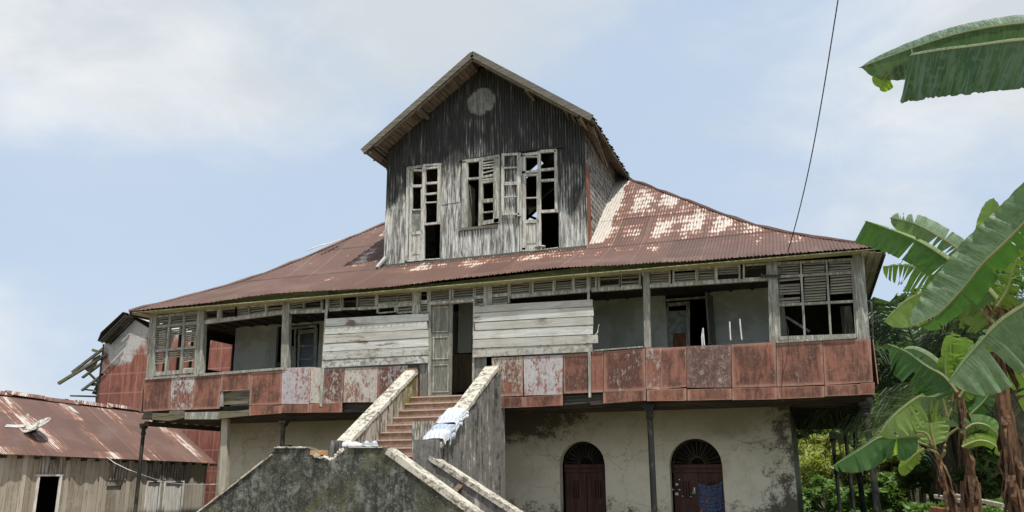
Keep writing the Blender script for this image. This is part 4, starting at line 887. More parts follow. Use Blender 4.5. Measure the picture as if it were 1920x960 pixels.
# lap joints / overlapping lower sheets
def lapsheet(x0, x1, z0, z1, dy):
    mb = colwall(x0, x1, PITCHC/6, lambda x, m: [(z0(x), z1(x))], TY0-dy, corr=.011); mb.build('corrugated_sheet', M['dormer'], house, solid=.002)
zz = lambda x0, y0, x1, y1: (lambda X: (lambda a, b: a.z+(b.z-a.z)*(X-a.x)/(b.x-a.x))(U(x0, y0, 'Y', TY0), U(x1, y1, 'Y', TY0)))
bz = lambda x: zb0(x)+.01
lapsheet(TX0, W1[0]-.03, bz, zz(722, 395, 762, 391), .018)
lapsheet(W1[1]+.03, W2[0]-.08, zz(826, 385, 862, 379), zz(826, 305, 862, 299), .02)
lapsheet(W1[1]+.03, W2[0]-.06, bz, zz(826, 387, 862, 381), .016)
lapsheet(W2[0]-.06, W2[1]+.04, bz, zz(866, 432, 934, 424), .02)
lapsheet(W3[1]+.03, TX1-.03, bz, zz(1047, 361, 1090, 357), .018)
# sides and back of tower
def shingles(X, nx, y0, y1):
    mb = MB(); rng = random.Random(5); zrow = 5.9
    while zrow < 9.4:
        y = y0; off = rng.random()*.1
        while y < y1:
            wd = rng.uniform(.10, .17); hh = .17+rng.uniform(-.02, .02); zr = ZE+g(y+OV)
            if zrow > zr-.2 and rng.random() > .02:
                t = rng.uniform(.0, .012); mb.prism([(X+nx*(.012+t), y, zrow), (X+nx*(.012+t), min(y+wd-.006, y1), zrow), (X+nx*.002, min(y+wd-.006, y1), zrow+hh+.06), (X+nx*.002, y, zrow+hh+.06)], (nx*.008, 0, 0))
            y += wd
        zrow += .16
    return mb
shingles(TX1, 1, TY0+.35, 6.6).build('shingle_cladding', M['shingle'], house)
mb = MB(); mb.box((TX1-.06, TY0+.02, 5.5), (TX1, TY1, 9.3)); mb.build('tower_side_wall', M['shingle'], house); mb = MB(); mb.box((TX0, TY0+.02, 5.5), (TX0+.06, TY1, 9.3)); mb.build('tower_side_wall', M['shingle'], house)
mb = MB(); mb.box((TX1+.002, TY0-.01, 5.9), (TX1+.03, TY0+.42, 8.35)); mb.build('corner_flashing', M['rust'], house)
mb = MB(); mb.box((TX1-.05, TY0-.03, 6.0), (TX1+.03, TY0-.012, 9.3)); mb.build('corner_board', M['dormer'], house)
bk = MB()   # back gable wall with a hole to the sky
hx0, hx1, hz0, hz1 = 6.95, 7.75, 9.6, 10.6
for (a, b, z0, z1) in ((TX0, hx0, 5.5, None), (hx1, TX1, 5.5, None), (hx0, hx1, 5.5, hz0)):
    n_ = 12
    for i in range(n_):
        xa, xb = a+(b-a)*i/n_, a+(b-a)*(i+1)/n_; bk.face([(xa, TY1, z0), (xb, TY1, z0), (xb, TY1, z1 or rz(xb)-.05), (xa, TY1, z1 or rz(xa)-.05)])
for i in range(8):
    xa, xb = hx0+(hx1-hx0)*i/8, hx0+(hx1-hx0)*(i+1)/8
    if rz(xb) > hz1+.1: bk.face([(xa, TY1, hz1), (xb, TY1, hz1), (xb, TY1, rz(xb)-.05), (xa, TY1, max(hz1, rz(xa)-.05))])
bk.build('tower_back_wall', M['dark'], house, solid=.05)
mb = MB()
for a, b in (((hx0-.1, 9.7), (hx1+.1, 10.5)), ((hx0, 10.3), (hx1, 9.9)), ((hx0+.25, 9.7), (hx0+.4, 10.9)), ((hx0-.1, 10.45), (hx1+.2, 10.55))): mb.beam((a[0], TY1-.1, a[1]), (b[0], TY1-.1, b[1]), .09, .06)
mb.build('broken_rafters', M['dark'], house)
mb = MB(); mb.box((TX0+.1, TY0+.1, 5.35), (TX1-.1, TY1-.1, 5.4)); mb.build('tower_floor', M['black'], house)
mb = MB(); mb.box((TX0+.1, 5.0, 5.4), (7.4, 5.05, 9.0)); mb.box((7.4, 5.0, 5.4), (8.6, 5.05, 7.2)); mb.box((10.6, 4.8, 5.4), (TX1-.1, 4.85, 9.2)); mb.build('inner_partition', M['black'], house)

# tower roof: sheets above, boards below
EY0, EY1 = TY0-.72, TY1+.45; HW = (TX1-TX0)/2+.43
def towroof(sgn):
    mb = MB(); n = int((EY1-EY0)/(PITCHC/4)); L = HW; prev = None
    for i in range(n+1):
        y = EY0+(EY1-EY0)*i/n; col = []
        rag = .03*math.sin(y*9)+.03*math.sin(y*23)+(.10*math.exp(-(y-EY0)**2/.02) if sgn > 0 else 0)
        for k in range(9):
            d = L*k/8; dd = d-(rag if k == 8 else 0); bow = -.03*math.sin(math.pi*k/8)
            mb.v.append((AX+sgn*dd, y, 11.68-dd*SL+bow+.01*math.cos(2*math.pi*y/PITCHC))); col.append((len(mb.v)-1, (y, d)))
        if prev:
            for (a, ua), (b, ub), (c, uc), (e, ue) in zip(prev, col, col[1:], prev[1:]):
                if sgn < 0 and 0: continue
                if sgn < 0 and 8.75 < y < 9.0 and .3 < ua[1] < .9: continue
                if sgn > 0 and 9.0 < y < 9.2 and -.1 < ua[1] < .4: continue
                mb.f.append((a, b, c, e)); mb.uv.append([ua, ub, uc, ue])
        prev = col
    return mb
M['towroof'] = material('mossy_tower_sheets', roof_fn(lambda N, u, v: N.m('SUBTRACT', N.m('MULTIPLY', u, 0.0), .5), -.02, base=(.10, .085, .075)))
for sg in (-1, 1): towroof(sg).build('tower_roof', M['towroof'], house, solid=.004)
def under(sgn):
    mb = MB(); rng = random.Random(11+sgn); d = .12
    while d < HW-.05:
        wd = rng.uniform(.085, .12)
        if not (sgn < 0 and .2 < d < 1.05) or True:
            y1 = 8.2 if d < 1.1 else EY1-.1
            y0 = EY0+.05; z = 11.60-d*SL; dz = rng.uniform(0, .022)
            px_, pz = AX+sgn*d, z-.02-dz
            if d > HW-.5 and sgn > 0: dz += rng.uniform(0, .05)
            mb.prism([(px_, y0, pz), (px_+sgn*wd*.88, y0, pz-wd*.88*SL), (px_+sgn*wd*.88, y0, pz-wd*.88*SL+.022), (px_, y0, pz+.022)], (0, y1-y0, 0))
        d += wd
    return mb
for sg in (-1, 1): under(sg).build('eave_boards', M['eaveboard'], house)
mb = MB(); rng = random.Random(4)   # loose hanging laths under the right eave
for i in range(11):
    d = HW-.75+i*.07; mb.beam((AX+d+rng.uniform(-.05, .05), EY0+.2+rng.uniform(0, .3), 11.50-d*SL), (AX+d-rng.uniform(.05, .25), EY0+rng.uniform(1.6, 4.2), 11.42-d*SL-rng.uniform(.02, .22)), .06, .03, (1, 0, .6))
mb.build('loose_laths', M['eaveboard'], house)
mb = MB()
for i in range(4):
    d = HW-.42+i*.09; mb.beam((AX-d, EY0+.15, 11.52-d*SL), (AX-d+.02, TY0+1.6, 11.46-d*SL), .05, .03, (-1, 0, .6))
mb.build('loose_laths', M['eaveboard'], house)
for sg in (-1, 1):
    mb = MB(); a = Vector((AX+.0, EY0-.02, 11.60)); b = Vector((AX+sg*(HW-.03), EY0-.02, 11.60-(HW-.03)*SL)); mb.beam(a, b, .17, .035); mb.build('bargeboard', M['barge'], house)
    mb = MB(); o_ = Vector((0, .0, -.115)); mb.beam(a+o_+Vector((0, .05, 0)), b+o_+Vector((-sg*.35, .05, .35*SL)), .09, .05); mb.build('bargeboard', M['eaveboard'], house)
# purlin ends poking out
for sg, fr in ((-1, .49), (-1, .93), (1, .46), (1, .9)):
    x = AX+sg*HW*fr; z = 11.42-HW*fr*SL; mb = MB(); mb.box((x-.04, EY0+.06, z-.03), (x+.04, TY0-.01, z+.05)); mb.build('purlin_end', M['eaveboard'], house)

# tower windows, measured lines on the wall plane
c5 = lambda x, y: (740+x/4.174, 270+y/4.174)
c6 = lambda x, y: (920+x/4.175, 260+y/4.175)
def bars(cv, lst, Y, th):
    mb = MB()
    for x0, y0, x1, y1, w_ in lst: a = cv(x0, y0); b = cv(x1, y1); pbar(mb, a[0], a[1], b[0], b[1], w_/4.17, Y, th)
    return mb
YF = TY0-.05
wn = bars(c5, [(105, 190, 90, 915, 22), (130, 205, 118, 905, 20), (222, 175, 222, 900, 16), (236, 172, 232, 620, 12), (348, 155, 340, 625, 22), (100, 190, 215, 172, 18), (222, 166, 360, 157, 16), (130, 205, 215, 205, 14), (240, 190, 340, 180, 14),
               (115, 330, 215, 325, 20), (240, 308, 340, 300, 16), (240, 392, 340, 382, 14), (240, 458, 338, 452, 9), (232, 628, 350, 615, 16), (210, 350, 207, 900, 10), (130, 515, 210, 512, 10), (125, 700, 222, 690, 22), (95, 915, 225, 905, 12), (225, 905, 352, 897, 8), (130, 690, 128, 880, 8)], YF, .07).build('tower_window', M['whiteframe'], house)
mb = MB(); ppoly(mb, [c5(128, 695), c5(208, 690), c5(210, 515), c5(132, 517)], YF+.03, .015); mb.build('pane', M['dirtyglass'], wn)
mb = MB(); ppoly(mb, [c5(112, 905), c5(226, 900), c5(224, 705), c5(116, 705)], YF+.02, .03); ppoly(mb, [c5(130, 865), c5(195, 860), c5(197, 725), c5(130, 725)], YF+.008, .012); mb.build('door_panel', M['whiteframe'], wn)
wn = bars(c5, [(545, 130, 537, 655, 30), (566, 150, 558, 655, 14), (672, 120, 664, 640, 20), (800, 105, 795, 615, 40), (684, 130, 682, 630, 10), (778, 120, 776, 610, 10), (530, 138, 670, 120, 24), (670, 118, 820, 95, 30), (566, 272, 662, 265, 16),
               (690, 258, 778, 240, 18), (690, 300, 778, 285, 16), (690, 445, 778, 437, 28), (690, 535, 778, 525, 9), (684, 618, 815, 595, 30)], YF-.01, .08).build('tower_window', M['frame'], house)
bars(c5, [(692, 150, 776, 135, 8), (692, 168, 776, 158, 8), (692, 190, 776, 180, 8), (692, 225, 776, 203, 8), (690, 280, 778, 268, 12)], YF+.0, .05).build('louvre_slats', M['whiteframe'], wn)
p1 = U(*c5(566, 310), 'Y', YF+.05); p2 = U(*c5(562, 655), 'Y', YF+.05)
mb = MB(); mb.prism([(p2.x, YF+.08, p2.z), (p2.x+.03, YF+.5, p2.z), (p1.x+.03, YF+.5, p1.z-.02), (p1.x, YF+.08, p1.z)], (.03, 0, 0)); sash = mb.build('open_sash', M['greydoor'], wn)
mb = MB(); a, b = c5(505, 668), c5(800, 640); pbar(mb, a[0], a[1], b[0], b[1], 5, YF-.02, .12); mb.build('window_sill', M['barge'], wn)
wn = bars(c6, [(95, 120, 92, 600, 20), (220, 112, 222, 605, 26), (85, 125, 235, 118, 18), (100, 228, 212, 222, 11), (100, 345, 212, 338, 9), (100, 358, 212, 352, 13), (100, 590, 225, 588, 14), (100, 458, 210, 450, 7)], YF-.03, .05)
wn.build('open_shutter_frame', M['whiteframe'], house)
wn = bars(c6, [(240, 120, 240, 880, 16), (258, 130, 258, 870, 28), (378, 95, 380, 870, 24), (508, 85, 512, 575, 22), (236, 130, 370, 112, 22), (385, 100, 515, 90, 22), (272, 142, 365, 140, 8), (245, 265, 368, 252, 18), (272, 285, 365, 280, 14),
               (390, 245, 498, 233, 18), (394, 328, 500, 320, 18), (395, 570, 525, 562, 22), (276, 463, 362, 460, 8), (262, 650, 380, 645, 26), (366, 290, 368, 870, 14), (245, 868, 395, 862, 26), (272, 670, 272, 840, 10), (395, 868, 525, 852, 7)], YF, .07).build('tower_window', M['whiteframe'], house)
mb = MB(); ppoly(mb, [c6(262, 860), c6(372, 855), c6(370, 665), c6(262, 668)], YF+.02, .03); ppoly(mb, [c6(282, 820), c6(355, 818), c6(355, 680), c6(282, 682)], YF+.008, .012); mb.build('door_panel', M['whiteframe'], wn)
mb = bars(c6, [(210, 98, 570, 62, 8)], TY0-.06, .08); mb.build('window_head', M['dark'], house)
mb = bars(c5, [(108, 182, 215, 168, 7)], TY0-.07, .08); mb.build('window_head', M['frame'], house)
mb = bars(c5, [(505, 128, 830, 76, 6)], TY0-.06, .08); mb.build('window_head', M['dark'], house)
# flashing and debris at foot of tower
mb = MB(); n_ = 60
for i in range(n_):
    x0, x1 = TX0-.1+(TX1-TX0+.1)*i/n_, TX0-.1+(TX1-TX0+.1)*(i+1)/n_; j = .015*math.sin(i*1.9)
    mb.prism([(x0, TY0-.16+j, zb0(x0)-.055), (x1, TY0-.16+j, zb0(x1)-.055), (x1, TY0-.015, zb0(x1)+.05), (x0, TY0-.015, zb0(x0)+.05)], (0, .0, -.01))
mb.build('foot_flashing', M['dark'], house)
mb = MB(); a = U(706, 500, 'Y', 1.5); b = U(722, 481, 'Y', 1.7); mb.beam(a, b, .10, .06, (0, -.5, .8)); mb.build('loose_roof_sheet', M['zinc'], house)
mb = MB(); pts = [U(1003+i*3.2, 464-1.5*math.sin(i*.5)-i*.2, 'Y', TY0-.12) for i in range(7)]; mb.tube(pts, .035, 6); mb.build('rolled_scrap', M['frame'], house)

# ================================================================== STAIRCASE
stair = thing('masonry_staircase', (9, -2, GZ), 'mould-blackened masonry staircase with white lichened parapets climbing to the veranda door', 'staircase')
XL, XR = 8.07, 9.83; PT = .27
FZ = 2.27; NR = 11; RI = (FZ-.38)/NR; TR = 3.05/NR
mb = MB(); me_ = MB()
for i in range(NR):
    y1 = -.12-i*TR; y0 = y1-TR; z = FZ-(i+1)*RI+RI
    z = FZ-i*RI
    mb.box((XL+.0, y1-TR, GZ), (XR-.0, y1+(.1 if i == 0 else 0), z-.03))
    me_.box((XL+.001, y0-.025, z-.029), (XR-.001, y1+(.1 if i == 0 else -.027), z))
mb.build('steps', M['step'], stair); me_.build('tread_edges', M['edge'], stair)
YFW = -4.30; YB = -3.15
mb = MB(); mb.box((7.2, YFW+.26, GZ), (XR, YB-.05, .38)); mb.build('landing', M['step'], stair)
ztp = lambda y: 2.93+(y+.1)*(2.93-1.10)/3.15
def sloped_wall(name, X0, X1, y0, y1, zt0, zt1, zb_, mat, capm, capth=.09, over=.03, parent=stair):
    mb = MB(); mb.prism([(X0, y0, zb_), (X0, y1, zb_), (X0, y1, zt1), (X0, y0, zt0)], (X1-X0, 0, 0)); o = mb.build(name, mat, parent)
    n = 24; mb = MB(); rng = random.Random(int(X0*10)); e = [rng.uniform(-.012, .012) for _ in range(n+1)]
    for i in range(n):
        ya, yb = y0+(y1-y0)*i/n, y0+(y1-y0)*(i+1)/n; za, zb2 = zt0+(zt1-zt0)*i/n, zt0+(zt1-zt0)*(i+1)/n
        A = [(X0-over+e[i], ya, za), (X1+over+e[-i-1], ya, za), (X1+over+e[-i-1], ya, za+capth), (X0-over+e[i], ya, za+capth+e[i])]
        B = [(X0-over+e[i+1], yb, zb2), (X1+over+e[-i-2], yb, zb2), (X1+over+e[-i-2], yb, zb2+capth), (X0-over+e[i+1], yb, zb2+capth+e[i+1])]
        for k in range(4): mb.face([A[k], A[(k+1) % 4], B[(k+1) % 4], B[k]])
        if i == 0: mb.face(A[::-1])
        if i == n-1: mb.face(B)
    mb.build('coping', capm, parent); return o
sloped_wall('parapet', XL-PT, XL-.002, -3.25, -.1, ztp(-3.25)-.09, ztp(-.1)-.09, GZ, M['innermoss'], M['cap'])
sloped_wall('parapet', XR+.002, XR+PT, -3.25, -.1, ztp(-3.25)-.09, ztp(-.1)-.09, GZ, M['streak'], M['cap'])
mb = MB(); mb.box((XR+.0, -.098, GZ), (XR+PT+.12, .06, 2.72)); mb.box((XR+PT+.002, -.22, GZ), (XR+PT+.10, -.0985, 2.72)); mb.build('end_pier', M['streak'], stair)
mb = MB(); mb.box((XL-PT, -.098, GZ), (XL-.0, .05, 2.98)); mb.build('end_pier', M['panel'], stair, chalk=.25, grime=.2, cool=0.0, rings=0.0)
# side face line of flight under (right) closed; low block on left at foot of parapet
def pb(px, Y, th, name, mat): mb = MB(); ppoly(mb, px, Y, th); return mb.build(name, mat, stair)
a = U(775, 822, 'Y', -3.45); b = U(803, 822, 'Y', -3.45)
mb = MB(); mb.box((U(775, 822, 'Y', -3.45).x, -3.45, GZ), (XR+PT, -3.255, U(790, 824, 'Y', -3.45).z)); mb.build('newel_block', M['streak'], stair)
a = U(620, 826, 'Y', -3.5); mb = MB(); mb.box((a.x, -3.5, GZ), (XL-.0, -3.255, a.z)); mb.build('newel_block', M['cap'] if 0 else M['streak'], stair)
# front wall (with the broken notch)
fw = [(350, 980), (370, 960), (436, 906), (512, 850), (515, 838.5), (575, 838.5), (585, 843), (592, 852), (600, 858), (612, 859), (618, 864), (628, 860), (634, 852), (642, 840), (648, 837.5), (718, 838), (722, 845), (800, 899), (893, 968), (920, 990)]
P = [U(x, y, 'Y', YFW) for x, y in fw]; zb_ = GZ
lo_l = Vector((P[0].x-1.5, YFW, P[0].z-1.02)); lo_r = Vector((P[-1].x+1.3, YFW, P[-1].z-.95))
lo_l.z = max(lo_l.z, GZ); poly = [(lo_l.x, YFW, GZ)]
mb = MB()
PP = [Vector((P[0].x-1.25, YFW, GZ+.05))]+P+[Vector((P[-1].x+1.1, YFW, GZ+.05))]
for a, b in zip(PP, PP[1:]):
    mb.prism([(a.x, YFW, GZ), (b.x, YFW, GZ), b, a], (0, .26, 0))
mb.build('front_wall', M['stone'], stair)
def coping(p, q, name='coping', wd=.33, Y=None, th=.075, lift=0.0):
    mb = MB(); n = 18; rng = random.Random(int(p.x*7)); p = Vector(p); q = Vector(q); d = (q-p).normalized(); up = Vector((-d.z, 0, d.x)); up = up if up.z > 0 else -up
    prev = None
    for i in range(n+1):
        c = p+(q-p)*i/n+up*lift; j = rng.uniform(-.010, .010); k = rng.uniform(-.010, .010)
        S = [c+Vector((0, -.035+j, 0)), c+Vector((0, wd-.035, 0)), c+Vector((0, wd-.035, 0))+up*th, c+Vector((0, -.035+j, 0))+up*(th+k)]
        if prev:
            for m_ in range(4): mb.face([prev[m_], prev[(m_+1) % 4], S[(m_+1) % 4], S[m_]])
        else: mb.face(S[::-1])
        prev = S
    mb.face(prev); return mb.build(name, M['cap'], stair)
coping(U(724, 850, 'Y', YFW), U(920, 992, 'Y', YFW), lift=-.01, th=.11)
coping(U(340, 985, 'Y', YFW), U(511, 852, 'Y', YFW), th=.02, wd=.30, lift=-.012)
coping(U(516, 839, 'Y', YFW), U(574, 839, 'Y', YFW), th=.025, wd=.30, lift=-.012)
coping(U(655, 838.5, 'Y', YFW), U(718, 838.5, 'Y', YFW), th=.02, wd=.30, lift=-.012)
# crumbling rubble in the notch
mb = MB(); rng = random.Random(9)
for i in range(46):
    t = rng.random(); x = 592+52*t; y = lerp([(592, 852), (600, 858), (612, 859), (618, 864), (628, 860), (636, 851), (645, 842)], x); c = U(x, y, 'Y', YFW+rng.uniform(0, .25)); s = rng.uniform(.02, .055)
    R_ = Matrix.Rotation(rng.uniform(0, 3), 3, Vector((rng.random(), rng.random(), rng.random())).normalized())
    vs = [c+R_ @ Vector((a*s, b*s*.8, e*s*.6)) for a, b, e in ((-1, -1, -1), (1, -1, -1), (1, 1, -1), (-1, 1, -1), (-1, -1, 1), (1, -1, 1), (1, 1, 1), (-1, 1, 1))]
    for f in ((0, 3, 2, 1), (4, 5, 6, 7), (0, 1, 5, 4), (1, 2, 6, 5), (2, 3, 7, 6), (3, 0, 4, 7)): mb.face([vs[k] for k in f])
mb.build('broken_masonry', M['cap'], stair)
mb = MB(); mb.box((U(582, 846, 'Y', YFW).x, YFW-.01, U(600, 853, 'Y', YFW).z), (U(604, 850, 'Y', YFW).x, YFW+.2, U(600, 844, 'Y', YFW).z)); mb.build('exposed_brick', material('orange_brick', lambda N: N.mix(N.noise(N.pos(), 12, 4, .7), (.38, .20, .08), (.55, .38, .22))), stair)
# back wall of right-hand flight with coping
p0 = U(803, 862, 'Y', YB-.28); p1 = U(965, 968, 'Y', YB-.28); ext = p1+(p1-p0).normalized()*1.0
mb = MB(); mb.prism([(p0.x, YB-.27, GZ), (ext.x, YB-.27, GZ), ext, p0], (0, .25, 0)); mb.build('flight_wall', M['streak'], stair); coping(p0, ext, lift=.0, th=.09, Y=YB)
mb = MB(); mb.box((XR+PT+.003, -3.13, GZ), (XR+PT+.03, -3.10, 1.0)); mb.build('wall_joint', M['dark'], stair)
# right flight steps and left flight steps (between the walls)
mb = MB()
for i in range(8):
    x = XR+.0+i*.27; z = .38-(i+1)*.165+.0; mb.box((x, YFW+.262, GZ), (x+.27, YB-.275, max(z, GZ+.02)))
    x = 7.2-i*.27; mb.box((x-.27, YFW+.262, GZ), (x, YB-.275, max(z, GZ+.02)))
mb.build('steps', M['step'], stair)
mb = MB(); p = U(848, 925, 'Y', -3.8); q = U(864, 908, 'Y', -3.45); mb.beam(p, q, .10, .03, (.2, -1, .3)); mb.build('loose_batten', M['brownwood'], stair)

# corrugated scrap standing in the stairwell
mb = MB(); a = U(772, 791, 'Y', -2.9); b = U(812, 791, 'Y', -2.9); c0 = U(776, 824, 'Y', -2.95); n_ = 50
for i in range(n_):
    f = lambda t: (a.x+(b.x-a.x)*t, -2.9+.014*math.cos(t*2*math.pi*8))
    (xa, ya), (xb, yb) = f(i/n_), f((i+1)/n_); mb.face([(xa+.05*(1-i/n_), ya-.1, c0.z-.25), (xb+.05*(1-(i+1)/n_), yb-.1, c0.z-.25), (xb, yb, a.z), (xa, ya, a.z)])
tag(mb.build('corrugated_sheet', M['corrgrey'], solid=.002), 'small dark corrugated iron offcut standing upright on the steps', 'metal sheet')

# ================================================================== CLOTHES, SHOES, SMALL THINGS
def drape(yc, zoff, L, over_l, over_r, mat, seed, label):
    """garment folded over the sloping coping of the right parapet"""
    rng = random.Random(seed); mb = MB(); nu, nv = 22, 16; zoff += .03; pr = [(XR-.09, -over_l), (XR-.085, -.05), (XR-.07, .0), (XR-.03, .035), (XR+PT*.5, .05), (XR+PT+.04, .035), (XR+PT+.075, 0), (XR+PT+.085, -.05), (XR+PT+.09, -over_r)]
    ph = [rng.uniform(0, 6) for _ in range(6)]; rows = []
    for i in range(nu+1):
        u = i/nu; y = yc+(u-.5)*L; row = []
        for j in range(nv+1):
            t = j/nv*(len(pr)-1); k = min(int(t), len(pr)-2); f = t-k; x = pr[k][0]*(1-f)+pr[k+1][0]*f; dz = pr[k][1]*(1-f)+pr[k+1][1]*f
            ed = .025*math.sin(u*5+ph[0])*(1 if j in (0, nv) else 0)
            wv = .012*math.sin(u*6+j*.5+ph[1])+mnoise.noise(Vector((u*2.2+seed*7, j*.25, seed)))*.030+mnoise.noise(Vector((u*5+seed*3, j*.6, seed+9)))*.010+.06*math.sin(math.pi*u)
            yy = y+.03*math.sin(j*.8+ph[4])+(j-nv/2)*.006
            row.append(Vector((x+.012*math.sin(u*11+ph[5]), yy, ztp(yy)+dz*1.0+wv+zoff+ed)))
        rows.append(row)
    for i in range(nu):
        for j in range(nv): mb.face([rows[i][j], rows[i+1][j], rows[i+1][j+1], rows[i][j+1]])
    return tag(mb.build('garment', mat, smooth=True, solid=.006), label, 'clothing', 'laundry drying on the stair parapet')
yat = lambda x, y: U(x, y, 'X', XR+PT*.5).y
drape(yat(851, 765), .0, .30, .06, .16, M['cloth'], 1, 'white garment, topmost of the four drying on the right stair parapet')
drape(yat(841, 777), .028, .30, .08, .20, M['cloth'], 2, 'white garment second from the top on the right stair parapet')
drape(yat(828, 790), .0, .32, .06, .24, M['cloth2'], 3, 'pale blue garment third from the top on the right stair parapet')
drape(yat(818, 800), .028, .28, .05, .14, M['cloth'], 4, 'white garment, lowest of the four on the right stair parapet')
def shoe(px, py, ang, mat, L=.26, sole=True, label='', standing=False):
    c = U(px, py, 'Y', YFW+.12); z0 = U(px, 837.5, 'Y', YFW+.12).z+.005; t = thing('shoe', (c.x, c.y, z0), label, 'shoe', 'shoes drying on the landing wall')
    up = MB(); so_ = MB(); prof = [(-.5, .42, .35), (-.42, .5, .55), (-.25, .55, .62), (-.05, .58, .42), (.15, .6, .28), (.33, .55, .2), (.45, .38, .14), (.5, .15, .06)]; ca, sa = math.cos(ang), math.sin(ang); pr = None
    for s_, wd, h_ in prof:
        ring = []
        for k in range(9):
            th = math.pi*k/8; lx = s_*L; ly = math.cos(th)*wd*L*.33; lz = .022+math.sin(th)*h_*L*.42; ring.append((c.x+lx*ca-ly*sa, c.y+lx*sa+ly*ca, z0+lz))
        if pr:
            for k in range(8): up.face([pr[k], pr[k+1], ring[k+1], ring[k]])
        else: up.face(ring)
        pr = ring
    up.face(pr[::-1]); up.build('shoe_upper', mat, t, smooth=True)
    pts = [(s_*L, wd*L*.36) for s_, wd, h_ in prof]; out = [(a, b) for a, b in pts]+[(a, -b) for a, b in reversed(pts)]
    so_.prism([(c.x+a*ca-b*sa, c.y+a*sa+b*ca, z0) for a, b in out][::-1], (0, 0, .026)); so_.build('shoe_sole', M['white'], t)
for i, (px, an, mt, lb) in enumerate(((655, .4, 'cloth', 'white shoe, leftmost on the landing wall'), (665, .7, 'cloth', 'white shoe second from the left on the landing wall'), (673, .2, 'white', 'flat whitish shoe in the middle of the landing wall row'), (684, 2.4, 'cloth2', 'pale blue-grey shoe second from the right on the landing wall'), (698, 2.5, 'cloth2', 'pale blue-grey shoe, rightmost on the landing wall'))):
    shoe(px, 837, an, M[mt], .30 if i > 2 else .26, label=lb)
# printed cloth hanging on the door
mb = MB(); a = U(1309, 905, 'Y', 2.27); b = U(1356, 900, 'Y', 2.27); n_ = 30; m_ = 14
def cp(i, j):
    t = i/n_; x = a.x+(b.x-a.x)*t; zt = a.z+(b.z-a.z)*t-.09*math.sin(math.pi*t); z = zt+(-.95-zt)*j/m_
    return (x+.01*math.sin(j*.9), 2.27+.018*math.sin(t*26+.3*j)+.01*math.sin(t*9), z)
for i in range(n_):
    for j in range(m_): mb.face([cp(i, j+1), cp(i+1, j+1), cp(i+1, j), cp(i, j)])
tag(mb.build('hanging_cloth', M['print'], smooth=True, solid=.004), 'dark blue printed cloth with yellow and red motifs hanging on the right arched door', 'cloth')
# white cords tied to the rail
for i, pts in enumerate(([(1317, 650), (1316, 632), (1318, 615), (1320, 640), (1321, 650)], [(1368, 603), (1369, 622), (1370, 638)], [(1387, 598), (1389, 620), (1391, 637)], [(1116, 629), (1120, 624), (1123, 608), (1124, 609)])):
    mb = MB(); P = [U(x, y, 'Y', -.02) for x, y in pts]
    mb.tube(P, .016, 6)
    lb = ('white looped cord on the rail in front of the dark doorway', 'white cord left of the pair hanging before the pale wall', 'white cord right of the pair hanging before the pale wall', 'bent white strip sticking out beside the right nailed planks')[i]
    tag(mb.build('cord', M['white']), lb, 'cord')
# overhead cable
mb = MB(); e0 = U(1478, 470, 'Y', -.5); e1 = U(1572, -5, 'Y', -6.0); pts = []
for i in range(31):
    t = i/30; p = e0.lerp(e1, t); p.z -= .35*math.sin(math.pi*t)*.8; pts.append(p)
tail = [U(x, y, 'Y', -.25) for x, y in ((1467, 492), (1461, 530), (1463, 560), (1470, 590), (1478, 620), (1478, 660), (1468, 700), (1464, 735), (1468, 752))]
mb.tube(tail[::-1]+pts, .0065, 6, cap=False)
for i in range(0, 150): 
    t = i/150*30; k = int(t); p = pts[k].lerp(pts[k+1], t-k); mb.tube([p, p+(pts[k+1]-pts[k]).normalized()*.035], .010, 5)
tag(mb.build('overhead_cable', M['wirem']), 'black twisted cable rising from the right end of the veranda to the sky', 'cable')

# ================================================================== SHED ON THE LEFT
shed = thing('board_shed', (-2.25, 1, GZ), 'low board-walled shed with long rusty corrugated roof left of the house', 'shed')
XE, XRG, YS0, YS1 = -2.0, -4.5, -9.0, 5.75
ze_ = lambda y: 1.055-.016*y; zr_ = lambda y: 2.79-.02*y
mb = MB(); n = int((YS1-YS0)/(PITCHC/4)); prev = None
for i in range(n+1):
    y = YS0+(YS1-YS0)*i/n; col = []
    for k in range(9):
        t = k/8; lap = .012 if k > 4 else 0
        jag = .03*math.sin(y*5)+.02*math.sin(y*13) if k == 0 else 0
        mb.v.append((XE+(XRG-XE)*t+jag, y, ze_(y)+(zr_(y)-ze_(y))*t+.010*math.cos(2*math.pi*y/PITCHC)+lap)); col.append((len(mb.v)-1, (y, t*3.1)))
    if prev:
        for (a, ua), (b, ub), (c, uc), (e, ue) in zip(prev, col, col[1:], prev[1:]): mb.f.append((a, b, c, e)); mb.uv.append([ua, ub, uc, ue])
    prev = col
mb.build('shed_roof', M['shedroof'], shed)
mb = MB(); mb.face([(XRG, YS0, zr_(YS0)+.01), (XRG, YS1, zr_(YS1)+.01), (XRG-2.5, YS1, ze_(YS1)), (XRG-2.5, YS0, ze_(YS0))], [(0, 0), (14, 0), (14, 3), (0, 3)]); mb.build('shed_roof', M['shedroof'], shed)
mb = MB()
for i in range(12):
    y0, y1 = YS0+(YS1-YS0)*i/12, YS0+(YS1-YS0)*(i+1)/12+.1; l_ = .03+.03*math.sin(i*2.1)
    mb.prism([(XRG+.16, y0, zr_(y0)-.06+l_), (XRG+.16, y1, zr_(y1)-.06+l_*.5), (XRG, y1, zr_(y1)+.05+l_*.5), (XRG, y0, zr_(y0)+.05+l_)], (-.01, 0, .012)); mb.prism([(XRG, y0, zr_(y0)+.05+l_), (XRG, y1, zr_(y1)+.05+l_*.5), (XRG-.16, y1, zr_(y1)-.06), (XRG-.16, y0, zr_(y0)-.06)], (0, 0, .01))
mb.build('ridge_capping', M['shedroof'], shed)
XW = -2.21
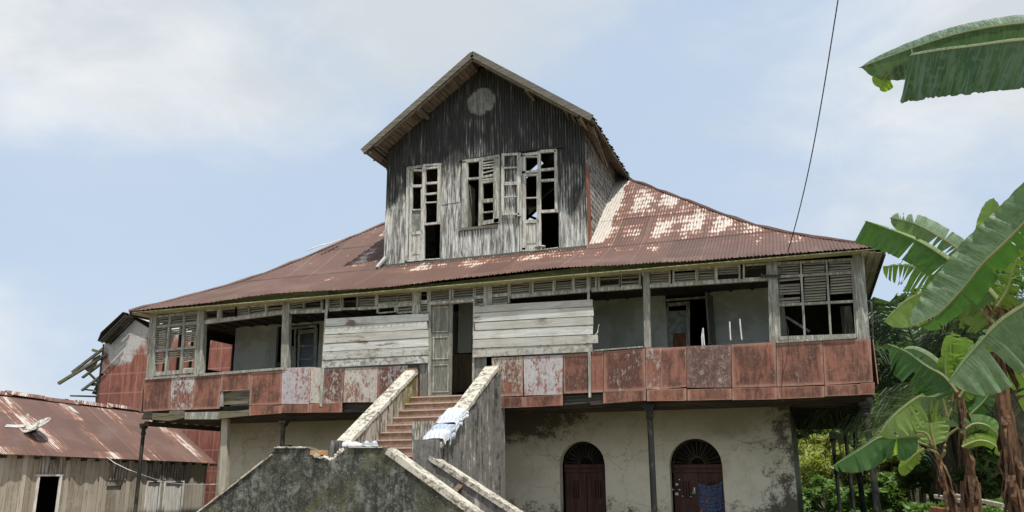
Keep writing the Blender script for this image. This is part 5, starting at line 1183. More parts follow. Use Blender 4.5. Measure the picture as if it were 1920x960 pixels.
SH = [(U(71, 900, 'X', XW).y, U(113, 900, 'X', XW).y, GZ, U(90, 893, 'X', XW).z), (U(278, 900, 'X', XW).y, U(300, 900, 'X', XW).y, GZ, U(290, 904, 'X', XW).z), (U(311, 900, 'X', XW).y, U(343, 900, 'X', XW).y, GZ, U(325, 904, 'X', XW).z), (U(201, 905, 'X', XW).y, U(228, 905, 'X', XW).y, U(215, 919, 'X', XW).z, U(215, 902, 'X', XW).z)]
ys = sorted([YS0+.1, YS1-.2]+[v for q in SH for v in q[:2]]); mb = MB()
for a, b in zip(ys, ys[1:]):
    m = (a+b)/2; h = [q for q in SH if q[0] < m < q[1]]
    if h:
        if h[0][2] > GZ: mb.box((XW-.03, a, GZ), (XW, b, h[0][2]))
        mb.box((XW-.03, a, h[0][3]), (XW, b, ze_(m)-.02))
    else: mb.box((XW-.03, a, GZ), (XW, b, ze_(m)-.02))
mb.build('board_wall', M['shed'], shed)
mb = MB(); mb.box((XW-4.3, YS1-.23, GZ), (XW-.031, YS1-.2, ze_(5)-.02)); mb.box((XW-4.3, YS0+.1, GZ), (XW-4.27, YS1-.24, ze_(5)-.02)); mb.build('board_wall', M['shed'], shed)
mb = MB(); mb.prism([(XW, YS1-.22, ze_(5)), (XRG-2.3, YS1-.22, ze_(5)), (XRG, YS1-.22, zr_(5)-.05)], (0, .03, 0)); mb.build('gable_boards', M['shed'], shed)
mb = MB(); mb.box((XW-1.5, YS0+.2, GZ), (XW-1.45, YS1-.3, 1.0)); mb.build('inner_partition', M['black'], shed)
mb = MB()
for y in (SH[0][0], SH[0][1]): mb.box((XW-.02, y-.03, GZ), (XW+.03, y+.03, SH[0][3]+.05))
mb.box((XW-.02, SH[0][0]-.1, SH[0][3]), (XW+.035, SH[0][1]+.05, SH[0][3]+.05)); mb.build('door_frame', M['sheddoor'], shed)
for q in SH[1:3]:
    mb = MB(); mb.box((XW-.05, q[0]+.02, GZ), (XW-.01, q[1]-.02, q[3]-.03)); dl = mb.build('shed_door', M['sheddoor'], shed)
    mb = MB(); mb.box((XW-.04, q[0]-.05, GZ), (XW+.03, q[0]+.0, q[3]+.04)); mb.box((XW-.04, q[1]-.0, GZ), (XW+.03, q[1]+.05, q[3]+.04)); mb.box((XW-.04, q[0]+.001, q[3]-.0), (XW+.03, q[1]-.001, q[3]+.04)); mb.build('frame', M['sheddoor'], dl)
mb = MB(); q = SH[3]; mb.box((XW-.12, q[0], q[2]), (XW-.04, q[1], q[3])); mb.build('shed_window_board', M['slat'], shed)
mb = MB(); mb.box((XW-.03, q[0]-.02, (q[2]+q[3])/2), (XW-.0, q[1]+.02, q[3]+.01)); mb.build('shed_window_board', M['post'], shed)
mb = MB()   # corrugated patches up under the eave
for y0, y1, z0 in ((U(75, 885, 'X', XW).y, U(118, 885, 'X', XW).y, SH[0][3]+.06), (U(205, 890, 'X', XW).y, U(238, 890, 'X', XW).y, SH[3][3]+.02), (U(275, 890, 'X', XW).y, U(350, 890, 'X', XW).y, SH[1][3]+.06)):
    k = int((y1-y0)/.02); mb = MB()
    for i in range(k):
        a, b = y0+(y1-y0)*i/k, y0+(y1-y0)*(i+1)/k; f = lambda y: XW+.02+.013*math.cos(2*math.pi*y/.11); mb.face([(f(a), a, z0), (f(b), b, z0), (f(b), b, ze_(b)), (f(a), a, ze_(a))])
    mb.build('corrugated_patch', M['corrgrey'], shed)
for i in range(30): y = YS0+.3+i*.5; mb = MB(); mb.box((XW-.1, y, ze_(y)-.09), (XE-.03, y+.06, ze_(y)-.02)); mb.build('rafter_end', M['dark'], shed)
# bare zinc sheets
mb = MB()
def onroof(x, y):   # hit the shed roof plane
    d = ray(x, y); best = None
    for k in range(400):
        X = -2-2.5*k/399; p = CAM+d*((X-CAM.x)/d.x); zr = ze_(p.y)+(zr_(p.y)-ze_(p.y))*(XE-p.x)/(XE-XRG)
        if best is None or abs(p.z-zr) < best[0]: best = (abs(p.z-zr), Vector((p.x, p.y, zr+.022)))
    return best[1]
for q in ([(8, 802), (34, 803), (44, 802), (50, 797), (30, 798), (12, 797)], [(137, 773), (149, 777), (134, 764), (124, 762)]): mb.face([onroof(*p) for p in q])
mb.build('zinc_patch', M['zinc'], shed, solid=.004)
# dish
db = onroof(60, 812); dish = thing('satellite_dish', db, 'small round satellite dish lying tilted on the rusty shed roof', 'satellite dish')
c = UD(70, 798, (db-CAM).length-.15); ax = (-.33*_r2+.90*_u2-.26*_fw).normalized(); e1 = ax.cross(Vector((0, 1, 0))).normalized(); e2 = ax.cross(e1)
mb = MB(); prev = None
for i in range(7):
    r = .36*i/6; ring = [c+(e1*math.cos(t)+e2*math.sin(t))*r+ax*(r*r*.6-.06) for t in [2*math.pi*k/32 for k in range(32)]]
    if prev:
        for k in range(32): mb.face([prev[k], prev[(k+1) % 32], ring[(k+1) % 32], ring[k]])
    prev = ring
mb.build('dish_bowl', M['dish'], dish, smooth=True, solid=.012)
mb = MB(); top_ = UD(52, 778, (c-CAM).length); mb.tube([c-e1*.16, top_], .012, 6); mb.tube([top_-Vector((0, 0, .03)), top_+Vector((0, 0, .03))], .035, 8); mb.build('feed_arm', M['dish'], dish)
mb = MB(); mb.tube([c-ax*.05, db], .03, 8); mb.tube([db+Vector((0, -.15, 0)), db+Vector((0, .15, .02))], .02, 6); mb.build('mount', M['iron'], dish)
# sagging washing line
mb = MB(); P = []
for x, y in ((200, 857), (215, 868), (240, 880), (275, 893), (310, 904), (350, 908), (400, 908), (418, 907)): P.append(U(x, y, 'X', XW+.5+(x-200)/218*4.2))
mb.tube(P, .009, 5); tag(mb.build('washing_line', M['white']), 'thin white line sagging along the shed wall to the timber post', 'line')

# ================================================================== REAR WING
wing = thing('rear_wing', (-5, 9, GZ), 'tall annex with red and white sheet walls and collapsing gable roof behind the shed', 'annex')
YW = 7.0
A_ = U(195, 645, 'Y', YW); B_ = U(247, 596, 'Y', YW); C_ = U(283, 618, 'Y', YW)
mb = MB(); xs0 = A_.x; pts = [(xs0, YW, GZ), (-.3, YW, GZ), (-.3, YW, 5.4), (C_.x+1.2, YW, 5.4), (C_.x, YW, C_.z), (B_.x, YW, B_.z), (xs0, YW, A_.z)]
for (x0, z0), (x1, z1) in zip([(xs0, A_.z), (B_.x, B_.z), (C_.x, C_.z), (C_.x+1.2, 5.7)], [(B_.x, B_.z), (C_.x, C_.z), (C_.x+1.2, 5.7), (-.3, 5.9)]):
    mb.prism([(x0, YW, GZ), (x1, YW, GZ), (x1, YW, z1), (x0, YW, z0)], (0, .05, 0))
mb.build('sheet_wall', M['wing'], wing)
mb = MB(); mb.box((xs0, YW+.051, GZ), (xs0+.05, YW+7, A_.z-.3)); mb.build('sheet_wall', M['wing'], wing)
mb = MB(); mb.box((xs0-.05, YW-.012, GZ), (xs0+.03, YW+.04, A_.z)); mb.build('corner_post', M['dark'], wing)
def wroof(px, Y0, Y1, mat, name, dz=0):
    P = [U(x, y, 'Y', YW-.1) for x, y in px]; q = MB()
    for a, b in zip(P, P[1:]): q.prism([(a.x, Y0, a.z+dz), (b.x, Y0, b.z+dz), (b.x, Y0, b.z+.03+dz), (a.x, Y0, a.z+.03+dz)], (0, Y1-Y0, 0))
    return q.build(name, mat, wing)
wroof([(196, 643), (202, 628), (243, 590)], YW-.45, YW+6, M['dark'], 'wing_roof', .02)
mb = MB(); a = U(196, 641, 'Y', YW-.3); b = U(244, 592, 'Y', YW-.3)
for i in range(6): o_ = Vector((0, 0, -.02-.03*(i % 2))); mb.beam(a+Vector((0, -.25+i*.1, 0))+o_, b+Vector((0, -.25+i*.1, 0))+o_, .05, .05)
mb.build('rafters', M['dark'], wing)
mb = MB(); mb.prism([(B_.x, YW-.2, B_.z+.12), (C_.x+1.2, YW-.2, 5.75), (C_.x+1.2, YW+6, 5.75), (B_.x, YW+6, B_.z+.12)], (0, 0, .02)); mb.build('wing_roof', M['zinc'], wing)
mb = MB()
for x0, y0, x1, y1, w_, yy in ((108, 719, 198, 664, 5, -.1), (134, 698, 198, 649, 4, .2), (153, 708, 196, 676, 3.5, .1), (152, 732, 193, 701, 3.5, 0), (167, 701, 184, 718, 3, .2), (131, 742, 186, 743.5, 3, .3), (158, 730, 180, 733, 3, .1), (171, 721, 193, 719, 5, .1), (172, 656, 186, 660, 5, -.2)):
    pbar(mb, x0, y0, x1, y1, w_, YW+yy, .08)
mb.build('broken_rafters', M['beam'], wing)
mb = MB(); ppoly(mb, [(158, 692), (168, 700), (178, 690), (188, 664), (175, 672)], YW+.3, .02); ppoly(mb, [(172, 738), (180, 722), (194, 706), (193, 745), (186, 742)], YW+.35, .02); ppoly(mb, [(201, 629), (203, 640), (215, 634), (222, 620)], YW-.2, .02); mb.build('hanging_scrap', M['dark'], wing)
mb = MB()
for i in range(5): x0 = 179+i*3; ppoly(mb, [(x0, 790), (x0+2.6, 790), (x0+2.6, 741+i*.5), (x0, 742)], YW+.5, .03)
mb.build('back_boards', M['dark'], wing)

# ================================================================== VEGETATION
def spline(P, t):
    n = len(P)-1; s = t*n; i = min(int(s), n-1); f = s-i
    p0, p1, p2, p3 = P[max(i-1, 0)], P[i], P[i+1], P[min(i+2, n)]
    return .5*((2*p1)+(-p0+p2)*f+(2*p0-5*p1+4*p2-p3)*f*f+(-p0+3*p1-3*p2+p3)*f*f*f)
def banana_leaf(parent, pts, wA, wB, mat, lean=(.1, .1), dist=10.0, dd=0.0, tears=6, seed=0, base_w=.35, rag=.0, blunt=False, skew=.16):
    """pts: measured midrib from base to tip, dist metres from the lens, widths in photo pixels"""
    rng = random.Random(seed); n = 72; k = len(pts)
    P = [UD(x, y, dist+dd*i/(k-1)) for i, (x, y) in enumerate(pts)]; sc = dist/F_PX
    mb = MB(); mid = [spline(P, i/n) for i in range(n+1)]
    view = [(m-CAM).normalized() for m in mid]
    prof = lambda t: (base_w+(1-base_w)*min(1, t/.25)**.8) * (1 if t < .6 else max(0, 1-((t-.6)/.4)**2.4))**.75
    if blunt: prof = lambda t: base_w+(1-base_w)*min(1, t/.25)**.8
    for side, wpx, ln in ((1, wA, lean[0]), (-1, wB, lean[1])):
        if wpx <= 0: continue
        cuts = sorted([0]+[rng.randint(3, n-3) for _ in range(tears)]+[n])
        for c0, c1 in zip(cuts, cuts[1:]):
            if c1-c0 < 1: continue
            rng0 = rng.uniform(.1, 1.6)
            sh = rng.uniform(-.6, .6)*(1 if tears else 0); lj = rng.uniform(-.08, .08)*(1 if tears else 0); wj = 1-rng.random()*rag; prev = None
            for i in range(c0, c1+1):
                t = i/n; d = (mid[min(i+1, n)]-mid[max(i-1, 0)]).normalized(); side_v = view[i].cross(d).normalized()*side
                wd = wpx*sc*prof(t)*wj; f = (i-c0)/(c1-c0); gapf = (.5-f)*.020*(rng0 if tears else 0)
                ang = 1.15*(ln+lj); row = []
                for j in range(6):
                    s_ = j/5; curl = .06*math.sin(i*.9+seed)*s_*s_*wd + .03*math.sin(i*.35)*wd*s_
                    q = mid[i]+side_v*(wd*s_)+view[i]*(wd*s_*ang+wd*(s_**2)*.25*ang)+d*((skew*s_*wd)+(gapf*s_*2+sh*.03*s_)*1.0)-view[i]*curl
                    if j == 5: q = q+d*rng.uniform(-.004, .004)-side_v*(wd*.05*rng.random()**3)
                    if j >= 3 and tears: q = q-Vector((0, 0, 1))*(wd*.10*(j-2)*abs(sh))
                    row.append((q, (t, s_*side)))
                if prev:
                    for (a, ua), (b, ub), (c, uc), (e, ue) in zip(prev, row, row[1:], prev[1:]): mb.face([a, b, c, e], [ua, ub, uc, ue])
                prev = row
    o = mb.build('leaf', mat, parent, smooth=True)
    rb = MB(); rb.tube(mid[::3], [max(.003, .016*(1-i/25)) for i in range(len(mid[::3]))], 5); rb.build('midrib', M['rib'], o)
    return o
def bplant(px, dist, base, topp, r0, label, fringe=30):
    b = UD(base[0], base[1], dist); t = UD(topp[0], topp[1], dist); dirv = (b-t).normalized()
    foot = Vector((b.x+(b.x-t.x)/(t.z-b.z)*(b.z-GZ)*.5, b.y, GZ)); o = thing('banana_plant', foot, label, 'banana plant', 'banana plants right of the house')
    rng = random.Random(int(base[0])); mb = MB(); n = 30; nn = 14; prev = None
    P = [foot, foot.lerp(b, .6), b, b.lerp(t, .5), t]
    for i in range(n+1):
        c = spline(P, i/n); ring = []
        for k in range(nn):
            a = 2*math.pi*k/nn; r = r0*(1-.45*i/n)*(1+.10*math.sin(k*2.7+i*.6)+.07*math.sin(k*5+i*1.9)+rng.uniform(-.04, .04)); ring.append(c+Vector((math.cos(a)*r, math.sin(a)*r, 0)))
        if prev:
            for k in range(nn): mb.face([prev[k], prev[(k+1) % nn], ring[(k+1) % nn], ring[k]])
        prev = ring
    mb.build('trunk', M['stem'], o)
    fr = MB()
    for i in range(fringe):   # dead sheath strips
        u = rng.uniform(.25, 1); c = spline(P, u); a = rng.uniform(0, 6.28); r = r0*(1-.45*u)*1.05; p = c+Vector((math.cos(a)*r, math.sin(a)*r, 0)); L = rng.uniform(.1, .38); s_ = Vector((-math.sin(a), math.cos(a), 0))*rng.uniform(.012, .035)
        out = Vector((math.cos(a), math.sin(a), 0)); q = p+out*rng.uniform(.01, .06)-Vector((0, 0, L*.5)); e = p+out*rng.uniform(.0, .10)-Vector((0, 0, L)); fr.face([p-s_, p+s_, q+s_, q-s_]); fr.face([q-s_, q+s_, e+s_*.3, e-s_*.3])
    fr.build('dead_sheath', M['stem'], o, solid=.004)
    return o, t
def petiole(o, a, pts, dist, r=.022):
    P = [a]+[UD(x, y, dist) for x, y in pts]; n = 10; mb = MB(); mb.tube([spline(P, i/n) for i in range(n+1)], [r*(1-.45*i/n) for i in range(n+1)], 7); mb.build('petiole', M['petiole'], o)

# plant A: the near tall one at the right edge
oA, tA = bplant(0, 9.0, (1912, 955), (1868, 660), .10, 'thick-stemmed banana plant nearest the right edge, brown fibrous trunk', 60)
# plant B, C
oB, tB = bplant(0, 10.5, (1828, 955), (1795, 700), .066, 'slim banana plant with upright young yellow-green leaves, second from the right', 34)
oC, tC = bplant(0, 11.5, (1789, 960), (1760, 860), .062, 'smallest banana plant with arching pale leaves, nearest the house', 24)
# a neighbour just out of frame that hangs its leaf into the top right corner
fE = UD(2130, 1000, 7.0); oE = thing('banana_plant', (fE.x, fE.y, GZ), 'banana plant outside the frame whose torn leaf hangs into the top right corner', 'banana plant', 'banana plants right of the house')
mb = MB(); tE = UD(2080, 190, 7.0); mb.tube([(fE.x, fE.y, GZ), Vector((fE.x, fE.y, GZ)).lerp(tE, .6), tE], [.13, .11, .07], 12); mb.build('trunk', M['stem'], oE)
# --- leaves of E (top right)
banana_leaf(oE, [(2060, 40), (1990, 42), (1905, 44), (1800, 62), (1705, 92), (1610, 127)], 13, 54, M['leaf_hang'], (.5, .35), 7.0, 0, 1, 1, .85, .05)
banana_leaf(oE, [(2060, 84), (1985, 72), (1905, 76), (1830, 86), (1765, 94), (1706, 104)], 4, 76, M['leaf_hang'], (.6, -.05), 6.8, 0, 1, 2, .95, .03, True, .30)
banana_leaf(oE, [(1720, 100), (1690, 118), (1664, 140), (1650, 168)], 22, 18, M['leaf_new'], (.4, .3), 7.05, 0, 3, 3, .5)
petiole(oE, tE, [(2090, 120), (2060, 60)], 7.0)
# --- leaves of A
banana_leaf(oA, [(1995, 335), (1925, 412), (1888, 450), (1842, 494), (1801, 545), (1755, 590), (1708, 610)], 45, 0, M['leaf_gr'], (.12, .12), 7.6, 0, 0, 4, .9)
banana_leaf(oA, [(1995, 338), (1925, 414), (1888, 452), (1842, 497), (1801, 548), (1760, 590), (1722, 612)], 0, 30, M['leaf_dk'], (.2, .9), 7.65, 0, 8, 5, .9, .25)
banana_leaf(oA, [(2000, 520), (1930, 566), (1872, 606), (1822, 660), (1778, 716)], 5, 70, M['leaf_gr'], (.3, .05), 7.2, 0, 2, 7, .95)
banana_leaf(oA, [(1870, 560), (1835, 525), (1790, 495), (1740, 462), (1695, 440), (1624, 414)], 0, 42, M['leaf_dk2'], (.2, .1), 8.6, 0, 6, 8, .8, .06, True)
banana_leaf(oA, [(1870, 560), (1835, 525), (1790, 495), (1740, 462), (1690, 440), (1620, 414)], 6, 0, M['leaf_pale'], (.8, .2), 8.62, 0, 5, 9, .7)
banana_leaf(oA, [(1875, 560), (1845, 520), (1800, 470), (1755, 440), (1712, 418), (1668, 408)], 20, 34, M['leaf_gr'], (.4, .3), 9.0, 0, 8, 10, .7, .15)
banana_leaf(oA, [(1868, 575), (1825, 548), (1785, 530), (1740, 512), (1700, 497), (1655, 500)], 4, 44, M['leaf_ban'], (.4, .1), 8.9, 0, 26, 11, .6, .25)
banana_leaf(oA, [(1868, 590), (1830, 562), (1790, 546), (1745, 545), (1700, 565), (1657, 604)], 46, 4, M['leaf_pale'], (.1, .4), 9.0, 0, 6, 12, .6, .08) if 0 else None
banana_leaf(oA, [(1872, 600), (1830, 562), (1790, 548), (1745, 546), (1700, 564), (1657, 604)], 4, 48, M['leaf_pale'], (.4, .1), 9.0, 0, 5, 12, .7, .06)
banana_leaf(oA, [(1868, 600), (1838, 575), (1810, 566), (1785, 572)], 6, 42, M['leaf_pale'], (.4, .1), 9.1, 0, 5, 13, .8)
banana_leaf(oA, [(1868, 560), (1862, 500), (1858, 440), (1864, 372)], 16, 24, M['leaf_pale'], (.5, .3), 9.2, 0, 2, 14, .7)
banana_leaf(oA, [(1872, 570), (1885, 520), (1900, 480), (1925, 440)], 26, 26, M['leaf_new'], (.4, .4), 9.2, 0, 14, 15, .7, .3)
banana_leaf(oA, [(1868, 570), (1880, 540), (1905, 520), (1940, 515)], 26, 36, M['leaf_dk'], (.4, .2), 9.1, 0, 10, 16, .7, .3)
banana_leaf(oA, [(1866, 600), (1842, 575), (1815, 560), (1800, 520)], 22, 22, M['leaf_new'], (.3, .3), 9.25, 0, 6, 17, .7, .3)
banana_leaf(oA, [(1872, 640), (1895, 620), (1930, 610), (1975, 640)], 30, 30, M['leaf_ban'], (.3, .3), 9.25, 0, 6, 31, .7, .2)
banana_leaf(oA, [(1868, 620), (1850, 650), (1832, 690), (1826, 730)], 20, 26, M['leaf_pale'], (.4, .3), 9.3, 0, 4, 32, .7, .2)
for q in ([(1866, 600), (1868, 540)], [(1885, 610), (1930, 560)], [(1872, 620), (1845, 585), (1826, 562)], [(1878, 600), (1895, 500), (1925, 420)]): petiole(oA, tA, q, 8.9, .03)
banana_leaf(oA, [(1870, 575), (1888, 545), (1900, 505), (1918, 462)], 20, 30, M['leaf_new'], (.4, .3), 8.8, 0, 16, 41, .7, .4)
banana_leaf(oA, [(1864, 590), (1850, 560), (1846, 530), (1856, 500)], 24, 20, M['leaf_new'], (.3, .3), 8.9, 0, 14, 42, .7, .4)
banana_leaf(oA, [(1872, 640), (1900, 645), (1930, 665), (1960, 720)], 22, 34, M['leaf_pale'], (.3, .3), 9.1, 0, 5, 43, .7, .2)
banana_leaf(oA, [(1874, 700), (1900, 690), (1925, 720), (1940, 790)], 22, 28, M['leaf_new'], (.3, .3), 9.4, 0, 5, 44, .7, .2)
# hanging brown dead leaf bits
mb = MB(); rng = random.Random(2)
for i in range(26):
    x = rng.uniform(1845, 1895); y = rng.uniform(535, 640); a = UD(x, y, 8.9); L = rng.uniform(.08, .25); s_ = Vector((rng.uniform(.01, .04), 0, 0)); mb.face([a, a+s_, a+s_*1.4-Vector((0, .02, L)), a-s_*.2-Vector((0, 0, L*.8))])
mb.build('dead_leaf', M['stem'], oA, solid=.003)
# --- leaves of B
banana_leaf(oB, [(1795, 735), (1770, 705), (1735, 685), (1700, 660), (1664, 645)], 4, 50, M['leaf_dk'], (.4, .1), 10.4, 0, 6, 18, .8, .35)
banana_leaf(oB, [(1795, 735), (1775, 700), (1745, 670), (1715, 655), (1690, 655)], 8, 38, M['leaf_gr'], (.4, .2), 10.6, 0, 4, 19, .7, .2)
banana_leaf(oB, [(1799, 745), (1815, 715), (1822, 680), (1812, 650)], 20, 26, M['leaf_new'], (.3, .3), 10.45, 0, 6, 45, .7, .3)
banana_leaf(oB, [(1797, 745), (1780, 725), (1772, 690), (1774, 655)], 20, 14, M['leaf_new'], (.3, .3), 10.5, 0, 6, 46, .7, .3)
banana_leaf(oB, [(1800, 735), (1806, 700), (1808, 665), (1812, 632)], 24, 28, M['leaf_new'], (.3, .3), 10.5, 0, 10, 20, .7, .3)
banana_leaf(oB, [(1798, 740), (1788, 700), (1782, 660), (1786, 620)], 22, 14, M['leaf_new'], (.5, .3), 10.55, 0, 5, 21, .7, .2)
banana_leaf(oB, [(1800, 745), (1820, 700), (1838, 670), (1850, 640)], 26, 26, M['leaf_ban'], (.4, .3), 10.6, 0, 5, 22, .7, .2)
banana_leaf(oB, [(1800, 800), (1822, 775), (1850, 745), (1872, 700)], 14, 26, M['leaf_dk'], (.3, .3), 10.5, 0, 2, 23, .7)
banana_leaf(oB, [(1802, 812), (1825, 795), (1852, 798), (1880, 822)], 9, 15, M['leaf_ban'], (.3, .2), 10.4, 0, 2, 24, .7)
banana_leaf(oB, [(1804, 838), (1836, 826), (1864, 834), (1888, 862)], 8, 13, M['leaf_new'], (.3, .2), 10.4, 0, 1, 25, .7)
banana_leaf(oB, [(1806, 800), (1790, 760), (1760, 745), (1725, 745)], 14, 30, M['leaf_gr'], (.3, .2), 10.7, 0, 6, 36, .7, .2)
for q in ([(1796, 720), (1790, 735)], [(1800, 740)], [(1780, 780), (1768, 748)], [(1815, 790), (1822, 775)]): petiole(oB, tB, q, 10.5)
# --- leaves of C
banana_leaf(oC, [(1784, 746), (1755, 741), (1731, 741), (1700, 760), (1670, 787), (1647, 817)], 3, 40, M['leaf_pale'], (.4, .1), 10.8, 0, 4, 26, .85, .08)
banana_leaf(oC, [(1752, 836), (1746, 800), (1744, 770), (1748, 745)], 28, 26, M['leaf_pale'], (.15, .15), 11.3, 0, 1, 27, .5)
banana_leaf(oC, [(1722, 818), (1690, 820), (1650, 820), (1610, 845), (1561, 874)], 5, 34, M['leaf_dk'], (.5, .05), 10.9, 0, 3, 28, .5, .05)
banana_leaf(oC, [(1722, 818), (1690, 823), (1660, 830), (1625, 850), (1600, 878)], 0, 24, M['leaf_new'], (.4, .5), 11.1, 0, 3, 29, .5)
banana_leaf(oC, [(1733, 841), (1718, 850), (1703, 866), (1689, 890)], 11, 11, M['leaf_new'], (.3, .3), 11.0, 0, 2, 30, .6)
for q in ([(1745, 838), (1700, 824)], [(1750, 840), (1735, 812), (1700, 810)], [(1754, 845), (1750, 820)], [(1770, 850), (1775, 820), (1800, 800)], [(1757, 850), (1738, 840)]): petiole(oC, tC, q, 11.2)

# --- oil palms
def palm(base, h, nf, L, seed, label, r=.28, spread=1.0):
    o = thing('oil_palm', base, label, 'palm tree', 'oil palms behind the banana plants'); rng = random.Random(seed); b = Vector(base); mb = MB()
    mb.tube([b, b+Vector((.1, 0, h*.5)), b+Vector((0, 0, h))], [r*1.2, r, r], 12); mb.build('trunk', M['bark'], o); c = b+Vector((0, 0, h))
    for i in range(nf):
        az_ = 2.399*i+rng.uniform(-.2, .2); elv = rng.uniform(.35, 1.35) if i % 3 else rng.uniform(.15, .5); d = Vector((math.cos(az_), math.sin(az_), 0)); Lf = L*rng.uniform(.8, 1.1); P = []
        for k in range(13):
            t = k/12; P.append(c+d*(Lf*t*math.cos(elv)*spread*(1-.12*t))+Vector((0, 0, Lf*t*math.sin(elv)-Lf*.55*t*t)))
        lf = MB(); sd = d.cross(Vector((0, 0, 1))).normalized(); m = 84
        for k in range(7, m):
            t = k/m; p = spline(P, t); q = (spline(P, min(1, t+.02))-p).normalized(); ll = Lf*.20*math.sin(math.pi*min(1, t*.85+.12))**.6
            for s_ in (-1, 1):
                dr = (sd*s_*rng.uniform(.6, .95)+q*rng.uniform(.3, .7)+Vector((0, 0, rng.uniform(-.25, .35)))).normalized(); wd = .021*q+Vector((0, 0, .008)); mid_ = p+dr*ll*.55; tip = p+dr*ll*.95+Vector((0, 0, -ll*rng.uniform(.25, .6)))
                lf.face([p-wd*.6, p+wd*.6, mid_+wd, mid_-wd]); lf.face([mid_-wd, mid_+wd, tip])
        f = lf.build('frond', M['palm'], o); rb = MB(); rb.tube(P, [.03*(1-t/14) for t in range(13)], 5); rb.build('rachis', M['palm'], f)
def gp(x, y, dist): p = UD(x, y, dist); return (p.x, p.y, GZ), p.z-GZ
for (x, y, ds, nf, L, sd, lb) in ((1745, 735, 23, 30, 5.0, 1, 'oil palm whose drooping fronds reach the veranda corner'), (1890, 740, 19, 24, 4.4, 2, 'oil palm behind the thick banana trunk at the right edge'),
                                  (1845, 590, 32, 20, 3.8, 3, 'tall oil palm farther back between the other two palms')):
    b, h = gp(x, y, ds); palm(b, h, nf, L, sd, lb)

# --- broadleaf trees
def leafcloud(cl, mat, name, parent, size, seed):
    """cl: list of (centre, radius, count)"""
    rs = np.random.RandomState(seed); V = []
    for c, r, n in cl:
        d = rs.normal(size=(n, 3)); d /= np.linalg.norm(d, axis=1)[:, None]; rr = r*rs.uniform(.15, 1, n)**.5; pos = np.array(c)+d*rr[:, None]*np.array([1, 1, .75])
        a = rs.normal(size=(n, 3)); a[:, 2] *= .5; a /= np.linalg.norm(a, axis=1)[:, None]; nrm = rs.normal(size=(n, 3))*.8+np.array([0, 0, 1.0]); b = np.cross(nrm, a); b /= np.linalg.norm(b, axis=1)[:, None]
        s = size*rs.uniform(.45, 1.6, n)[:, None]; V.append(np.stack([pos-a*s, pos-b*s*.42-a*s*.1, pos+a*s, pos+b*s*.42-a*s*.1], 1))
    V = np.concatenate(V).reshape(-1, 3); nq = len(V)//4
    me = bpy.data.meshes.new(name); org = np.array(parent.location) if parent else np.zeros(3)
    me.vertices.add(len(V)); me.vertices.foreach_set('co', (V-org).astype(np.float32).ravel()); me.loops.add(len(V)); me.loops.foreach_set('vertex_index', np.arange(len(V), dtype=np.int32))
    me.polygons.add(nq); me.polygons.foreach_set('loop_start', np.arange(0, len(V), 4, dtype=np.int32)); me.polygons.foreach_set('loop_total', np.full(nq, 4, dtype=np.int32))
    me.update(calc_edges=True); me.validate(); me.materials.append(mat); o = bpy.data.objects.new(name, me); COL.objects.link(o); o.parent = parent; return o
def tree(x, y, dist, rpx, mat, seed, label, nm='broadleaf_tree', cat='tree', group='trees behind the house', size=.16, clumps=26, per=190, flat=.8, trunk=True):
    c = UD(x, y, dist); R_ = rpx*dist/F_PX; rng = random.Random(seed); o = thing(nm, (c.x, c.y, GZ), label, cat, group); f = Vector((c.x, c.y, GZ)); cl = []; tb = MB()
    if trunk: tb.tube([f, f.lerp(c, .4)+Vector((.1, 0, 0)), c], [.2, .15, .06], 9)
    for i in range(clumps):
        th = rng.uniform(0, 6.28); ph = math.asin(rng.uniform(-.75, 1)); rr = R_*rng.uniform(.35, .95); p = c+Vector((math.cos(th)*math.cos(ph)*rr, math.sin(th)*math.cos(ph)*rr, math.sin(ph)*rr*flat)); p.z = max(p.z, GZ+.3)
        cl.append((tuple(p), R_*rng.uniform(.16, .36), per)); tb.tube([f.lerp(c, .4+.4*rng.random()) if trunk else f, (p+c)/2+Vector((0, 0, .1)), p], [.05, .03, .012], 5, cap=False)
    tb.build('trunk' if trunk else 'stems', M['bark'], o); leafcloud(cl, M[mat], 'crown' if trunk else 'foliage', o, size, seed)
T = [(1505, 825, 58, 48, 'tree1', 'sparse dark tree seen beside the lower wall corner'), (1565, 835, 62, 60, 'tree1', 'dark tree behind the iron columns'), (1650, 800, 52, 95, 'tree1', 'dark tree standing behind the far right column'),
     (1730, 790, 38, 120, 'tree1', 'dark leafy tree under the palm fronds'), (1830, 770, 34, 130, 'tree1', 'large dark tree behind the slim banana trunk'), (1930, 760, 34, 150, 'tree1', 'large dark tree at the right edge of the picture'),
     (1690, 720, 55, 100, 'tree1', 'far tree showing between the palm fronds'), (1800, 660, 55, 130, 'tree1', 'far tall tree behind the palms'), (1900, 640, 55, 130, 'tree1', 'far tree above the thick banana trunk')]
for i, (x, y, ds, r, mt, lb) in enumerate(T): tree(x, y, ds, r, mt, 40+i, lb, size=.20 if ds > 40 else .15, clumps=30, per=210 if i else 110)
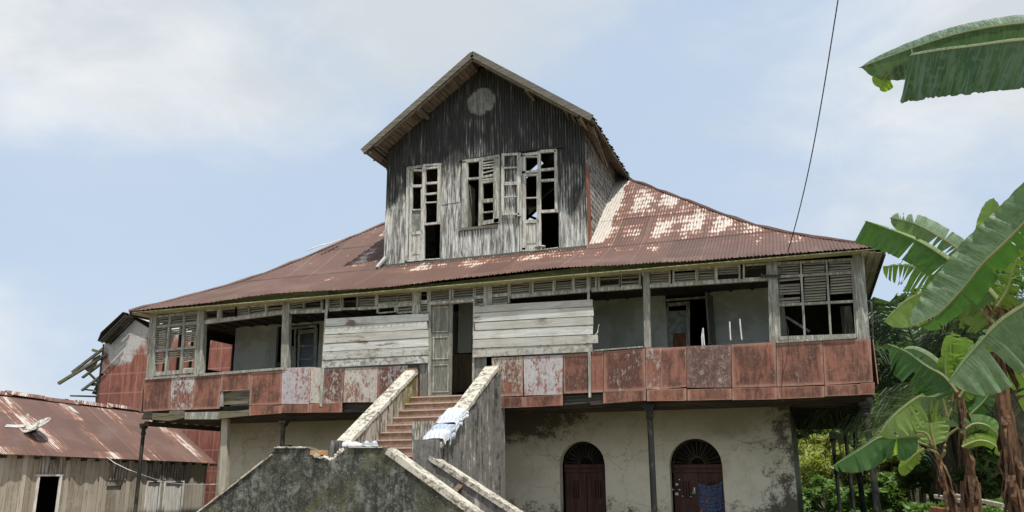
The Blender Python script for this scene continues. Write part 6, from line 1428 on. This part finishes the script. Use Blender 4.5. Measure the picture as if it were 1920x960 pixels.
BU = [(1515, 880, 44, 55, 'bush', 'yellow-green bush just right of the lower wall'), (1575, 885, 41, 62, 'bush', 'yellow-green bush behind the far iron columns'), (1550, 940, 37, 55, 'bushg', 'green bush low behind the side gallery'),
      (1635, 890, 40, 50, 'bush', 'yellowish bush right of the nearest corner column'), (1690, 930, 30, 50, 'bushg', 'bright green bush left of the timber pile'), (1620, 945, 33, 42, 'bushg', 'low green bush beyond the corner column'),
      (1497, 940, 38, 40, 'bushg', 'green bush at the wall corner'), (1665, 850, 36, 50, 'bush', 'yellowish bush left of the smallest banana plant'), (1540, 835, 46, 42, 'bush', 'tall yellow-green bush seen between the dark iron columns'), (1720, 890, 28, 40, 'bush', 'yellowish bush behind the pale stem of the smallest banana'), (1700, 815, 27, 34, 'bushg', 'light green shrub above the yellowish bush left of the smallest banana'), (1790, 800, 22, 30, 'bushg', 'light green shrub showing between the smallest and the slim banana plants'), (1760, 900, 24, 48, 'tree2', 'glossy dark bush behind the smallest banana plant'), (1850, 895, 22, 55, 'tree2', 'dark bush between the two larger banana trunks'),
      (1925, 900, 20, 50, 'tree2', 'bush behind the thick banana trunk'), (1745, 970, 15, 30, 'bushg', 'ferny green plant at the foot of the smallest banana'), (1900, 965, 14, 38, 'bushg', 'broad green plant at the lower right corner')]
for i, (x, y, ds, r, mt, lb) in enumerate(BU): tree(x, y, ds, r, mt, 70+i, lb, 'bush', 'bush', 'bushes right of the house', size=.085 if ds < 30 else .12, clumps=26, per=150, trunk=False)
tree(140, 765, 60, 26, 'tree1', 99, 'distant small tree top showing over the shed ridge', size=.16, clumps=14, per=90)
mb = MB(); c = UD(225, 756, 55)
# distant wood as one mass
cl = []; rng = random.Random(5)
for i in range(150):
    a = RAD(rng.uniform(-8, 34)); d = rng.uniform(75, 110); cl.append(((CAM.x+math.sin(a)*d, CAM.y+math.cos(a)*d, GZ+rng.uniform(0, 6.5)), rng.uniform(1.5, 3.2), 150))
fo = leafcloud(cl, M['tree1'], 'far_wood', None, .42, 3); tag(fo, 'mass of far dark woodland behind the garden', 'woodland', kind='stuff')
# grass and low ground cover at the right
cl = []
for i in range(260):
    p = UD(rng.uniform(1480, 1960), 940, rng.uniform(13, 34)); cl.append(((p.x, p.y, GZ+.15), .55, 55))
gc = leafcloud(cl, M['bushg'], 'ground_cover', None, .07, 8); tag(gc, 'tangled low green weeds covering the ground right of the house', 'weeds', kind='stuff')
# timber debris and stump
o = thing('timber_pile', UD(1830, 950, 13.5), 'pale sawn boards resting on rusty scraps behind the banana trunks', 'timber pile')
mb = MB()
for x0, y0, x1, y1, w_ in ((1752, 927, 1812, 938, .03), (1785, 925, 1880, 944, .035)): a = UD(x0, y0, 14.0); b = UD(x1, y1, 13.2); mb.beam(a, b, w_, .05, (0, -.5, .85))
mb.build('board', M['palewood'], o); mb = MB()
for x0, y0, x1, y1 in ((1765, 955, 1815, 952), (1745, 950, 1800, 957)): mb.beam(UD(x0, y0, 13.8), UD(x1, y1, 13.3), .04, .06, (0, -.5, .85))
mb.build('board', M['rust'], o)
mb = MB(); a = UD(1822, 965, 11.0); t_ = UD(1819, 903, 11.0); mb.tube([Vector((a.x, a.y, GZ)), a, t_], [.13, .11, .10], 14); tag(mb.build('tree_stump', M['stem']), 'short cut stump standing between the two larger banana trunks', 'stump')
